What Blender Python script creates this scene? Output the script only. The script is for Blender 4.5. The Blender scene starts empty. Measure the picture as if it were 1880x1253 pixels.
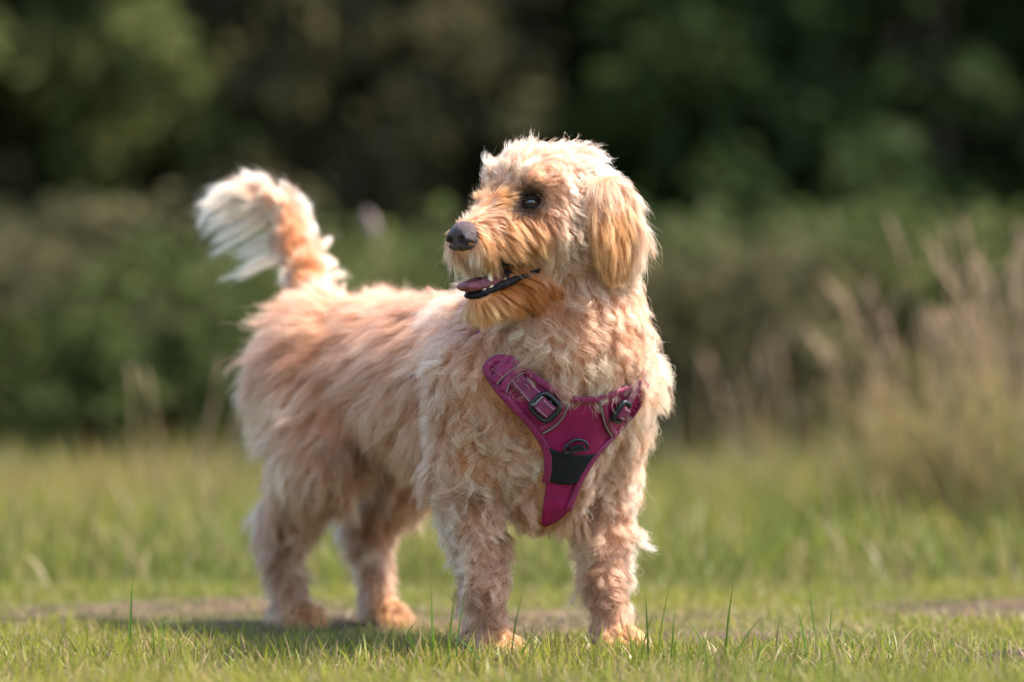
import bpy, bmesh, math
import numpy as np
from mathutils import Vector, Matrix
from mathutils.kdtree import KDTree

# ------------------------------------------------------------------ camera, sky, sun, exposure
scene = bpy.context.scene
C = scene.collection
F_PX, CAM_H, PIC_W, PIC_H = 7050.0, 0.4435, 1880.0, 1253.0

cam_data = bpy.data.cameras.new('camera')
cam_data.sensor_width = 36.0
cam_data.lens = 36.0 * F_PX / PIC_W
cam_data.clip_start, cam_data.clip_end = 0.05, 600.0
cam_data.dof.use_dof = True
cam_data.dof.focus_distance = 5.31
cam_data.dof.aperture_fstop = 1.8
cam = bpy.data.objects.new('camera', cam_data)
cam.location = (0, 0, CAM_H)
cam.rotation_euler = (math.radians(90), 0, 0)
C.objects.link(cam)
scene.camera = cam

SUN_AZ, SUN_EL = math.radians(84), math.radians(60)      # azimuth from +Y towards +X
sun_dir = Vector((math.sin(SUN_AZ) * math.cos(SUN_EL), math.cos(SUN_AZ) * math.cos(SUN_EL), math.sin(SUN_EL)))
world = bpy.data.worlds.new('World')
scene.world = world
world.use_nodes = True
wn = world.node_tree
sky = wn.nodes.new('ShaderNodeTexSky')
sky.sky_type = 'NISHITA'
sky.sun_disc = False
sky.sun_elevation = SUN_EL
sky.sun_rotation = SUN_AZ
sky.dust_density = 1.5
bg = wn.nodes['Background']
bg.inputs['Strength'].default_value = 0.15
wn.links.new(sky.outputs[0], bg.inputs['Color'])

sun_data = bpy.data.lights.new('sun', 'SUN')
sun_data.energy = 4.3
sun_data.angle = math.radians(0.6)
sun_data.color = (1.0, 0.92, 0.82)
sun = bpy.data.objects.new('sun', sun_data)
sun.rotation_euler = sun_dir.to_track_quat('Z', 'Y').to_euler()
sun.location = sun_dir * 30
C.objects.link(sun)

scene.view_settings.view_transform = 'Standard'
scene.view_settings.look = 'None'
scene.view_settings.gamma = 1.0
scene.view_settings.exposure = 1.74
scene.render.engine = 'CYCLES'
cy = scene.cycles
cy.use_denoising = True
cy.denoiser = 'OPENIMAGEDENOISE'
cy.max_bounces = 7
cy.diffuse_bounces = 4
cy.glossy_bounces = 6
cy.transmission_bounces = 6
cy.transparent_max_bounces = 8
cy.sample_clamp_indirect = 8.0
cy.caustics_reflective = False
cy.caustics_refractive = False
scene.cycles_curves.shape = 'RIBBONS'
scene.cycles_curves.subdivisions = 2

rng = np.random.default_rng(11)

# ------------------------------------------------------------------ helpers
def at(px, py, d):
    """measured point of the photograph at distance d (camera stands at the origin, looking along +Y)"""
    return np.array([(px - 940.0) * d / F_PX, d, CAM_H + (626.5 - py) * d / F_PX])

def unit(v):
    v = np.asarray(v, float)
    return v / np.maximum(np.linalg.norm(v, axis=-1, keepdims=True), 1e-9)

def set_props(o, label=None, cat=None, group=None, kind=None):
    if label: o['label'] = label
    if cat: o['category'] = cat
    if group: o['group'] = group
    if kind: o['kind'] = kind
    return o

def empty(name, loc=(0, 0, 0), label=None, cat=None, group=None):
    o = bpy.data.objects.new(name, None)
    o.location = loc
    o.empty_display_size = 0.1
    C.objects.link(o)
    return set_props(o, label, cat, group)

def mesh_np(name, verts, faces, mat=None, parent=None, smooth=True, colors=None):
    """faces: (n,3) or (n,4) integer array"""
    verts = np.ascontiguousarray(verts, np.float32)
    faces = np.ascontiguousarray(faces, np.int32)
    me = bpy.data.meshes.new(name)
    n, k = faces.shape
    me.vertices.add(len(verts)); me.vertices.foreach_set('co', verts.ravel())
    me.loops.add(n * k); me.loops.foreach_set('vertex_index', faces.ravel())
    me.polygons.add(n); me.polygons.foreach_set('loop_start', np.arange(0, n * k, k, dtype=np.int32))
    me.polygons.foreach_set('use_smooth', np.full(n, smooth))
    me.update(calc_edges=True)
    if colors is not None:
        a = me.color_attributes.new('tint', 'FLOAT_COLOR', 'POINT')
        c4 = np.ones((len(verts), 4), np.float32); c4[:, :3] = colors
        a.data.foreach_set('color', c4.ravel())
    if mat: me.materials.append(mat)
    o = bpy.data.objects.new(name, me)
    C.objects.link(o)
    if parent:
        o.parent = parent
        o.matrix_parent_inverse = Matrix.Translation(-Vector(parent_origin(parent)))
    return o

def parent_origin(p):
    """world origin of a parent: things are Empties at their base, parts are meshes in world coordinates"""
    return Vector(p.location) if p.type == 'EMPTY' else Vector((0, 0, 0))

def tube(path, radius, seg=8, closed=False, flat=1.0, up=(0, 0, 1)):
    """verts, quads of a tube along path; radius scalar or per point"""
    P = np.asarray(path, float); n = len(P)
    R = np.broadcast_to(np.asarray(radius, float), (n,))
    if closed: T = np.roll(P, -1, 0) - np.roll(P, 1, 0)
    else: T = np.gradient(P, axis=0)
    T = unit(T)
    U = np.asarray(up, float)
    A = np.cross(T, U); bad = np.linalg.norm(A, axis=1) < 1e-4
    A[bad] = np.cross(T[bad], [0.3, 1, 0.2]); A = unit(A); B = np.cross(A, T)
    th = np.linspace(0, 2 * np.pi, seg, endpoint=False)
    V = P[:, None] + R[:, None, None] * (np.cos(th)[None, :, None] * A[:, None] + flat * np.sin(th)[None, :, None] * B[:, None])
    V = V.reshape(-1, 3); q = []
    m = n if closed else n - 1
    for i in range(m):
        for j in range(seg):
            a, b = i * seg + j, i * seg + (j + 1) % seg
            c, d = ((i + 1) % n) * seg + (j + 1) % seg, ((i + 1) % n) * seg + j
            q.append((a, b, c, d))
    if not closed:
        V = np.vstack([V, P[:1], P[-1:]]); s, e = len(V) - 2, len(V) - 1
        for j in range(seg):
            q.append((s, (j + 1) % seg, j, s)); o = (n - 1) * seg
            q.append((e, o + j, o + (j + 1) % seg, e))
    return V, q

def mesh_py(name, verts, faces, mat=None, parent=None, smooth=True):
    me = bpy.data.meshes.new(name)
    fs = []
    for f in faces:
        g = []
        for i in f:
            if i not in g: g.append(int(i))
        fs.append(g)
    me.from_pydata([tuple(map(float, v)) for v in verts], [], fs)
    bm = bmesh.new(); bm.from_mesh(me); bmesh.ops.recalc_face_normals(bm, faces=bm.faces); bm.to_mesh(me); bm.free()
    for p in me.polygons: p.use_smooth = smooth
    if mat: me.materials.append(mat)
    o = bpy.data.objects.new(name, me)
    C.objects.link(o)
    if parent:
        o.parent = parent
        o.matrix_parent_inverse = Matrix.Translation(-Vector(parent_origin(parent)))
    return o

def smooth_path(pts, n):
    """Catmull-Rom through pts, n samples"""
    P = np.asarray(pts, float); k = len(P)
    Q = np.vstack([2 * P[0] - P[1], P, 2 * P[-1] - P[-2]])
    t = np.linspace(0, k - 1 - 1e-9, n); i = t.astype(int); f = (t - i)[:, None]
    a, b, c, d = Q[i], Q[i + 1], Q[i + 2], Q[i + 3]
    return 0.5 * (2 * b + (c - a) * f + (2 * a - 5 * b + 4 * c - d) * f ** 2 + (3 * b - a - 3 * c + d) * f ** 3)

def vnoise(x, y, seed=0, scale=1.0):
    """smooth 2-D value noise 0..1"""
    x = np.asarray(x, float) / scale; y = np.asarray(y, float) / scale
    xi, yi = np.floor(x).astype(np.int64), np.floor(y).astype(np.int64)
    xf, yf = x - xi, y - yi
    def hsh(a, b):
        h = (a * 374761393 + b * 668265263 + seed * 982451653) & 0xFFFFFFFF
        h = ((h ^ (h >> 13)) * 1274126177) & 0xFFFFFFFF
        return ((h ^ (h >> 16)) & 0xFFFF) / 65535.0
    u, v = xf * xf * (3 - 2 * xf), yf * yf * (3 - 2 * yf)
    return (hsh(xi, yi) * (1 - u) + hsh(xi + 1, yi) * u) * (1 - v) + (hsh(xi, yi + 1) * (1 - u) + hsh(xi + 1, yi + 1) * u) * v

# ------------------------------------------------------------------ materials
def mat_new(name):
    m = bpy.data.materials.new(name); m.use_nodes = True
    nt = m.node_tree; nt.nodes.clear()
    out = nt.nodes.new('ShaderNodeOutputMaterial')
    return m, nt, out

def principled(name, color, rough=0.6, noise=None, bump=None, spec=0.5, sheen=0.0, coat=0.0, sss=0.0):
    """noise = (scale, amount); bump = (scale, strength)"""
    m, nt, out = mat_new(name)
    p = nt.nodes.new('ShaderNodeBsdfPrincipled')
    p.inputs['Base Color'].default_value = (*color, 1)
    p.inputs['Roughness'].default_value = rough
    p.inputs['Specular IOR Level'].default_value = spec
    p.inputs['Sheen Weight'].default_value = sheen
    p.inputs['Coat Weight'].default_value = coat
    if sss:
        p.inputs['Subsurface Weight'].default_value = sss
        p.inputs['Subsurface Radius'].default_value = (0.004, 0.0015, 0.001)
        p.inputs['Subsurface Scale'].default_value = 1.0
    tc = nt.nodes.new('ShaderNodeTexCoord')
    if noise:
        nz = nt.nodes.new('ShaderNodeTexNoise'); nz.inputs['Scale'].default_value = noise[0]; nz.inputs['Detail'].default_value = 4
        nt.links.new(tc.outputs['Object'], nz.inputs['Vector'])
        r = nt.nodes.new('ShaderNodeValToRGB')
        a = noise[1]
        r.color_ramp.elements[0].position = 0.3; r.color_ramp.elements[1].position = 0.7
        r.color_ramp.elements[0].color = (*[c * (1 - a) for c in color], 1)
        r.color_ramp.elements[1].color = (*[min(1, c * (1 + a)) for c in color], 1)
        nt.links.new(nz.outputs['Fac'], r.inputs['Fac']); nt.links.new(r.outputs['Color'], p.inputs['Base Color'])
    if bump:
        nb = nt.nodes.new('ShaderNodeTexNoise'); nb.inputs['Scale'].default_value = bump[0]; nb.inputs['Detail'].default_value = 3
        nt.links.new(tc.outputs['Object'], nb.inputs['Vector'])
        b = nt.nodes.new('ShaderNodeBump'); b.inputs['Strength'].default_value = bump[1]; b.inputs['Distance'].default_value = 0.001
        nt.links.new(nb.outputs['Fac'], b.inputs['Height']); nt.links.new(b.outputs['Normal'], p.inputs['Normal'])
    nt.links.new(p.outputs[0], out.inputs['Surface'])
    return m

def leaf_mat(name, trans=0.45, rough=0.5, spec=0.25, attr='tint'):
    """thin blade or leaf: reflects and lets light through, colour from the blade's own tint"""
    m, nt, out = mat_new(name)
    at_ = nt.nodes.new('ShaderNodeAttribute'); at_.attribute_name = attr
    p = nt.nodes.new('ShaderNodeBsdfPrincipled')
    p.inputs['Roughness'].default_value = rough
    p.inputs['Specular IOR Level'].default_value = spec
    t = nt.nodes.new('ShaderNodeBsdfTranslucent')
    mix = nt.nodes.new('ShaderNodeMixShader'); mix.inputs[0].default_value = trans
    nt.links.new(at_.outputs['Color'], p.inputs['Base Color'])
    nt.links.new(at_.outputs['Color'], t.inputs['Color'])
    nt.links.new(p.outputs[0], mix.inputs[1]); nt.links.new(t.outputs[0], mix.inputs[2])
    nt.links.new(mix.outputs[0], out.inputs['Surface'])
    return m

def hair_mat(name, rough=0.36, rad=0.5):
    """soft coat hair: a fibre lobe for the sheen and the light through it, over the hair's own colour"""
    m, nt, out = mat_new(name)
    a = nt.nodes.new('ShaderNodeAttribute'); a.attribute_name = 'hair_color'
    h = nt.nodes.new('ShaderNodeBsdfHairPrincipled')
    h.model = 'CHIANG'
    h.parametrization = 'COLOR'
    h.inputs['Roughness'].default_value = rough
    h.inputs['Radial Roughness'].default_value = rad
    h.inputs['Coat'].default_value = 0.0
    h.inputs['IOR'].default_value = 1.35
    d = nt.nodes.new('ShaderNodeBsdfDiffuse'); t = nt.nodes.new('ShaderNodeBsdfTranslucent')
    m1 = nt.nodes.new('ShaderNodeMixShader'); m1.inputs[0].default_value = 0.42
    m2 = nt.nodes.new('ShaderNodeMixShader'); m2.inputs[0].default_value = 0.45
    for n_ in (h, d, t): nt.links.new(a.outputs['Color'], n_.inputs['Color'])
    nt.links.new(d.outputs[0], m1.inputs[1]); nt.links.new(t.outputs[0], m1.inputs[2])
    nt.links.new(m1.outputs[0], m2.inputs[1]); nt.links.new(h.outputs[0], m2.inputs[2])
    nt.links.new(m2.outputs[0], out.inputs['Surface'])
    return m

M_HAIR = hair_mat('dog hair')
M_SKIN = principled('dog skin', (0.36, 0.20, 0.12), 0.7, (30, 0.15))

# ------------------------------------------------------------------ ground
SOIL = [(-0.55, 6.25, 0.55, 0.26), (0.85, 6.25, 0.42, 0.24), (0.72, 5.22, 0.16, 0.10), (-0.20, 5.95, 0.42, 0.26),
        (0.12, 6.15, 0.35, 0.20), (-0.62, 4.95, 0.07, 0.05), (0.30, 5.75, 0.16, 0.10), (-0.30, 5.02, 0.10, 0.05), (0.52, 5.02, 0.08, 0.04)]
def soil(x, y):
    s = np.zeros_like(np.asarray(x, float))
    for cx, cy_, rx, ry in SOIL:
        w = (vnoise(x, y, 5, 0.11) - 0.5) * 1.0 + (vnoise(x, y, 6, 0.035) - 0.5) * 0.8
        s = np.maximum(s, np.clip(1.35 - np.hypot((x - cx) / rx, (y - cy_) / ry) + w, 0, 1))
    return s

def ground_h(x, y):
    x = np.asarray(x, float); y = np.asarray(y, float)
    near = 0.010 * (vnoise(x, y, 1, 0.35) - 0.5) + 0.004 * (vnoise(x, y, 2, 0.06) - 0.5)
    h = near + 0.012 * np.exp(-(((x + 0.50) / 0.16) ** 2 + ((y - 6.45) / 0.10) ** 2)) \
        + 0.028 * np.exp(-(((x - 0.70) / 0.10) ** 2 + ((y - 5.25) / 0.05) ** 2)) \
        + 0.012 * np.exp(-(((x - 0.78) / 0.18) ** 2 + ((y - 6.4) / 0.10) ** 2))
    far = np.clip((y - 9) / 10, 0, 1) * 0.12 * (vnoise(x, y, 3, 2.5) - 0.5)
    bank = np.clip((y - 15) / 14, 0, 1) ** 1.5 * 1.1 + np.clip((np.abs(x) - 30) / 60, 0, 1) * 4
    return h + far + bank

def ground_sheet():
    xs = np.concatenate([-np.geomspace(160, 2.05, 34), np.arange(-2.0, 2.001, 0.025), np.geomspace(2.05, 160, 34)])
    ys = np.concatenate([np.linspace(-60, 3.4, 14), np.arange(3.5, 8.0, 0.025), np.geomspace(8.03, 260, 90)])
    X, Y = np.meshgrid(xs, ys)
    V = np.stack([X, Y, ground_h(X, Y)], -1).reshape(-1, 3)
    nx, ny = len(xs), len(ys)
    i = np.arange(ny - 1)[:, None] * nx + np.arange(nx - 1)[None]
    Fq = np.stack([i, i + 1, i + nx + 1, i + nx], -1).reshape(-1, 4)
    s = soil(V[:, 0], V[:, 1])[:, None]
    n1 = vnoise(V[:, 0], V[:, 1], 8, 0.5)[:, None]; n2 = vnoise(V[:, 0], V[:, 1], 9, 0.07)[:, None]
    green = np.array([0.060, 0.080, 0.016]) * (0.7 + 0.6 * n1)
    thatch = np.array([0.150, 0.110, 0.045]) * (0.7 + 0.6 * n2)
    col = green * (1 - 0.45 * n2) + thatch * 0.45 * n2
    earth = np.array([0.080, 0.052, 0.036]) * (0.35 + 1.2 * n2)
    col = col * (1 - s) + earth * s
    dry = np.exp(-(((V[:, :1] + 1.45) / 0.9) ** 2 + ((V[:, 1:2] - 10.9) / 1.3) ** 2))
    col = col * (1 - dry) + np.array([0.24, 0.15, 0.05]) * dry
    m, nt, out = mat_new('meadow ground')
    a = nt.nodes.new('ShaderNodeAttribute'); a.attribute_name = 'tint'
    p = nt.nodes.new('ShaderNodeBsdfPrincipled'); p.inputs['Roughness'].default_value = 0.95; p.inputs['Specular IOR Level'].default_value = 0.1
    tc = nt.nodes.new('ShaderNodeTexCoord')
    nz = nt.nodes.new('ShaderNodeTexNoise'); nz.inputs['Scale'].default_value = 60; nz.inputs['Detail'].default_value = 6
    mx = nt.nodes.new('ShaderNodeMix'); mx.data_type = 'RGBA'; mx.blend_type = 'MULTIPLY'; mx.inputs['Factor'].default_value = 0.6
    b = nt.nodes.new('ShaderNodeBump'); b.inputs['Strength'].default_value = 0.8; b.inputs['Distance'].default_value = 0.01
    nt.links.new(tc.outputs['Object'], nz.inputs['Vector'])
    nt.links.new(a.outputs['Color'], mx.inputs[6]); nt.links.new(nz.outputs['Color'], mx.inputs[7])
    nt.links.new(mx.outputs[2], p.inputs['Base Color'])
    nt.links.new(nz.outputs['Fac'], b.inputs['Height']); nt.links.new(b.outputs['Normal'], p.inputs['Normal'])
    nt.links.new(p.outputs[0], out.inputs['Surface'])
    o = mesh_np('ground', V, Fq, m, colors=col)
    set_props(o, kind='structure')

ground_sheet()

# ------------------------------------------------------------------ implicit surfaces (one continuous skin per body)
class Field:
    def __init__(self): self.ops = []
    def cone(self, p, r, q, s, k=0.03, flat=None):
        """round cone p,r -> q,s; flat=(axis, factor) squeezes it along an axis"""
        self.ops.append(('c', np.array(p, float), r, np.array(q, float), s, k, flat)); return self
    def ell(self, c, axes, radii, k=0.03):
        self.ops.append(('e', np.array(c, float), np.array(axes, float), np.array(radii, float), k)); return self
    def cut_ell(self, c, axes, radii, k=0.01):
        self.ops.append(('x', np.array(c, float), np.array(axes, float), np.array(radii, float), k)); return self
    @staticmethod
    def prim(op, P):
        if op[0] == 'c':
            _, a, ra, b, rb, k, flat = op
            if flat is not None:
                ax = unit(flat[0]); g = 1.0 / flat[1] - 1.0
                P = P + ((P - a) @ ax)[..., None] * ax * g
                b = b + ((b - a) @ ax) * ax * g
            ab = b - a; t = np.clip(((P - a) @ ab) / (ab @ ab), 0, 1)
            d = np.linalg.norm(P - a - t[..., None] * ab, axis=-1) - (ra + (rb - ra) * t)
            return d * (flat[1] if flat is not None and flat[1] < 1 else 1.0)
        _, c, A, R, k = op
        q = (P - c) @ A.T / R
        l = np.linalg.norm(q, axis=-1)
        g = np.linalg.norm(q / R, axis=-1)
        return l * (l - 1.0) / np.maximum(g, 1e-6)
    def bounds(self, op):
        if op[0] == 'c':
            r = max(op[2], op[4]); return np.minimum(op[1], op[3]) - r, np.maximum(op[1], op[3]) + r
        r = op[3].max(); return op[1] - r, op[1] + r
    def value(self, P):
        d = np.full(P.shape[:-1], 0.25)
        for op in self.ops: d = self.mix(d, self.prim(op, P), op)
        return d
    @staticmethod
    def mix(d, e, op):
        if op[0] == 'x':
            k = op[4]; e = -e
            h = np.maximum(k - np.abs(d - e), 0) / k
            return np.maximum(d, e) + h * h * k * 0.25
        k = op[5] if op[0] == 'c' else op[4]
        h = np.maximum(k - np.abs(d - e), 0) / k
        return np.minimum(d, e) - h * h * k * 0.25
    def mesh(self, h):
        lo = np.min([self.bounds(o)[0] for o in self.ops if o[0] != 'x'], 0) - 4 * h - 0.01
        hi = np.max([self.bounds(o)[1] for o in self.ops if o[0] != 'x'], 0) + 4 * h + 0.01
        n = np.ceil((hi - lo) / h).astype(int) + 1
        ax = [lo[i] + h * np.arange(n[i]) for i in range(3)]
        D = np.full(n, 0.25, np.float32)
        for op in self.ops:
            b0, b1 = self.bounds(op)
            m = 0.05 if op[0] != 'x' else 0.02
            i0 = np.maximum(((b0 - m - lo) / h).astype(int), 0); i1 = np.minimum(((b1 + m - lo) / h).astype(int) + 2, n)
            sl = tuple(slice(i0[i], i1[i]) for i in range(3))
            G = np.stack(np.meshgrid(*[ax[i][sl[i]] for i in range(3)], indexing='ij'), -1)
            D[sl] = self.mix(D[sl], self.prim(op, G), op)
        return surface_nets(D, lo, h)

def surface_nets(D, lo, h):
    S = D < 0
    n = np.array(D.shape)
    c = [S[i:n[0] - 1 + i, j:n[1] - 1 + j, k:n[2] - 1 + k] for i in (0, 1) for j in (0, 1) for k in (0, 1)]
    cnt = sum(x.astype(np.int8) for x in c)
    act = (cnt > 0) & (cnt < 8)
    idx = np.argwhere(act)
    ids = np.full(act.shape, -1, np.int64); ids[act] = np.arange(len(idx))
    offs = np.array([(i, j, k) for i in (0, 1) for j in (0, 1) for k in (0, 1)])
    val = np.stack([D[idx[:, 0] + o[0], idx[:, 1] + o[1], idx[:, 2] + o[2]] for o in offs], 1)
    acc = np.zeros((len(idx), 3)); num = np.zeros(len(idx))
    for a in range(8):
        for b in range(a + 1, 8):
            if np.abs(offs[a] - offs[b]).sum() != 1: continue
            va, vb = val[:, a], val[:, b]
            cr = (va < 0) != (vb < 0)
            t = np.where(cr, va / np.where(cr, va - vb, 1), 0)
            acc += cr[:, None] * (offs[a] + t[:, None] * (offs[b] - offs[a])); num += cr
    V = lo + h * (idx + acc / np.maximum(num, 1)[:, None])
    quads = []
    for axis in range(3):
        o1, o2 = [(1, 2), (2, 0), (0, 1)][axis]
        s0 = [slice(None)] * 3; s1 = [slice(None)] * 3
        s0[axis] = slice(0, n[axis] - 1); s1[axis] = slice(1, n[axis])
        A, B = S[tuple(s0)], S[tuple(s1)]
        e = np.argwhere(A != B)
        e = e[(e[:, o1] > 0) & (e[:, o2] > 0) & (e[:, o1] < n[o1] - 1) & (e[:, o2] < n[o2] - 1)]
        flip = A[e[:, 0], e[:, 1], e[:, 2]]
        u = np.zeros(3, int); u[o1] = 1; w = np.zeros(3, int); w[o2] = 1
        def g(x): return ids[x[:, 0], x[:, 1], x[:, 2]]
        q = np.stack([g(e - u - w), g(e - w), g(e), g(e - u)], 1)
        q[~flip] = q[~flip][:, ::-1]
        quads.append(q)
    Q = np.vstack(quads)
    return V, Q[(Q >= 0).all(1)]

# ------------------------------------------------------------------ the dog: frames measured from the photograph
HD = unit([0.522, -0.853, 0.0]); LD = np.array([0.853, 0.522, 0.0]); UP = np.array([0, 0, 1.0])
OD = np.array([0.04, 5.45, 0.0])
HEAD_YAW = math.radians(43)
def dog(f, s, z): return OD + HD * f + LD * s + UP * z
FH = np.array([-math.cos(HEAD_YAW), -math.sin(HEAD_YAW), 0.0]); LH = np.array([math.sin(HEAD_YAW), -math.cos(HEAD_YAW), 0.0])
SK = np.array([0.050, 5.374, 0.640])
def head(a, b, c): return SK + FH * a + LH * b + UP * c
AX_D = np.stack([HD, LD, UP]); AX_H = np.stack([FH, LH, UP])

def build_body():
    F = Field()
    # trunk: deep chest that narrows to the loin
    F.ell(dog(-0.07, 0.0, 0.365), AX_D, (0.155, 0.108, 0.145), 0.04)
    F.ell(dog(-0.22, 0.0, 0.385), AX_D, (0.190, 0.108, 0.118), 0.05)
    F.ell(dog(-0.40, 0.0, 0.395), AX_D, (0.170, 0.092, 0.100), 0.05)
    F.ell(dog(-0.54, 0.0, 0.400), AX_D, (0.115, 0.090, 0.098), 0.05)
    F.cone(dog(0.03, 0.0, 0.36), 0.085, dog(0.01, 0.0, 0.240), 0.055, 0.05)
    # neck
    F.cone(dog(-0.06, 0.0, 0.405), 0.100, dog(0.050, 0.02, 0.445), 0.086, 0.05)
    F.cone(dog(0.050, 0.02, 0.445), 0.086, (0.092, 5.415, 0.585), 0.072, 0.05)
    # fore legs
    for s, z0 in ((-1, 0), (1, 0)):
        w = 0.098 if s < 0 else 0.122
        F.cone(dog(0.0, s * w * 0.9, 0.385), 0.066, dog(-0.035, s * w, 0.265), 0.046, 0.05)
        F.cone(dog(-0.035, s * w, 0.265), 0.040, dog(0.0, s * (w - 0.008), 0.115), 0.020, 0.03)
        F.cone(dog(0.0, s * (w - 0.008), 0.115), 0.020, dog(0.004, s * (w - 0.008), 0.040), 0.021, 0.02)
        F.cone(dog(0.004, s * (w - 0.008), 0.030), 0.023, dog(0.034, s * (w - 0.008), 0.020), 0.019, 0.012)
        for t in (-0.017, -0.006, 0.006, 0.017):
            F.cone(dog(0.030, s * (w - 0.008) + t, 0.022), 0.011, dog(0.056 - abs(t) * 0.5, s * (w - 0.008) + t * 1.2, 0.012), 0.010, 0.006)
    # hind legs: stifle forward under the belly, hock pointing back
    for s in (-1, 1):
        w = 0.076
        F.ell(dog(-0.56, s * 0.070, 0.370), AX_D, (0.105, 0.060, 0.132), 0.05)
        F.cone(dog(-0.54, s * w, 0.36), 0.070, dog(-0.475, s * (w + 0.008), 0.275), 0.052, 0.05)
        F.cone(dog(-0.475, s * (w + 0.008), 0.275), 0.050, dog(-0.640, s * w, 0.155), 0.025, 0.04)
        F.cone(dog(-0.640, s * w, 0.155), 0.022, dog(-0.605, s * w, 0.045), 0.020, 0.02)
        F.cone(dog(-0.605, s * w, 0.032), 0.023, dog(-0.570, s * w, 0.020), 0.019, 0.012)
        for t in (-0.017, -0.006, 0.006, 0.017):
            F.cone(dog(-0.573, s * w + t, 0.022), 0.011, dog(-0.548 - abs(t) * 0.5, s * w + t * 1.2, 0.012), 0.010, 0.006)
    # tail
    tp = smooth_path(TAIL, 9)
    for i in range(8):
        F.cone(tp[i], 0.027 - 0.0021 * i, tp[i + 1], 0.027 - 0.0021 * (i + 1), 0.02)
    # skull, brows, cheeks, muzzle, lower jaw
    F.ell(head(-0.012, 0, 0.0), AX_H, (0.094, 0.074, 0.066), 0.03)
    F.ell(head(0.040, 0, 0.022), AX_H, (0.040, 0.056, 0.036), 0.03)
    F.cone(head(0.085, 0, -0.036), 0.043, head(0.140, 0, -0.056), 0.0280, 0.03)
    for s in (-1, 1):
        F.ell(head(0.015, s * 0.042, -0.045), AX_H, (0.055, 0.035, 0.045), 0.03)
        F.cone(head(0.058, s * 0.034, 0.019), 0.018, head(0.038, s * 0.050, 0.016), 0.016, 0.02)
        F.ell(head(0.122, s * 0.017, -0.070), AX_H, (0.038, 0.018, 0.022), 0.012)
    F.cone(head(0.035, 0, -0.100), 0.038, head(0.126, 0, -0.1425), 0.0190, 0.006)
    F.cone(head(0.0, 0, -0.090), 0.045, head(0.03, 0, -0.09), 0.04, 0.03)
    for s in (-1, 1):
        F.cut_ell(head(0.071, s * 0.044, -0.004), AX_H, (0.015, 0.014, 0.011), 0.008)
    return F

TAIL = [dog(-0.60, 0.0, 0.455), dog(-0.655, 0.0, 0.505), at(556, 480, 6.10), at(536, 425, 6.12), at(512, 383, 6.13), at(472, 360, 6.14), at(432, 360, 6.15)]
BODY = build_body()
bv, bq = BODY.mesh(0.0052)

# soft smoothing of the skin mesh and its normals
def vertex_normals(V, Q):
    n = np.cross(V[Q[:, 2]] - V[Q[:, 0]], V[Q[:, 3]] - V[Q[:, 1]])
    N = np.zeros_like(V)
    for i in range(4): np.add.at(N, Q[:, i], n)
    return unit(N)
bn = vertex_normals(bv, bq)

dog_root = empty('dog', OD, 'curly apricot and cream dog standing on the grass with its head turned aside', 'dog')

# ------------------------------------------------------------------ fur: properties spread from anchors over the skin
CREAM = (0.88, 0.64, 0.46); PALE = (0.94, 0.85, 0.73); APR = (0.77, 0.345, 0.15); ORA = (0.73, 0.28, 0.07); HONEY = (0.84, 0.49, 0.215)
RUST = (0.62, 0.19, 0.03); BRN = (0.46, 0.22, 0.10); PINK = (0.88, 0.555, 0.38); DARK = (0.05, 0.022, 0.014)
ANCH = []
def fur(pos, d, length, lift, curl, turns, clump, root, tip, dens=1.0, grav=0.2, rad=0.00030, reach=1.0):
    ANCH.append(dict(pos=np.array(pos), d=unit(d), length=length, lift=lift, curl=curl, turns=turns, clump=clump,
                     root=root, tip=tip, dens=dens, grav=grav, rad=rad, reach=reach))

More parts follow.
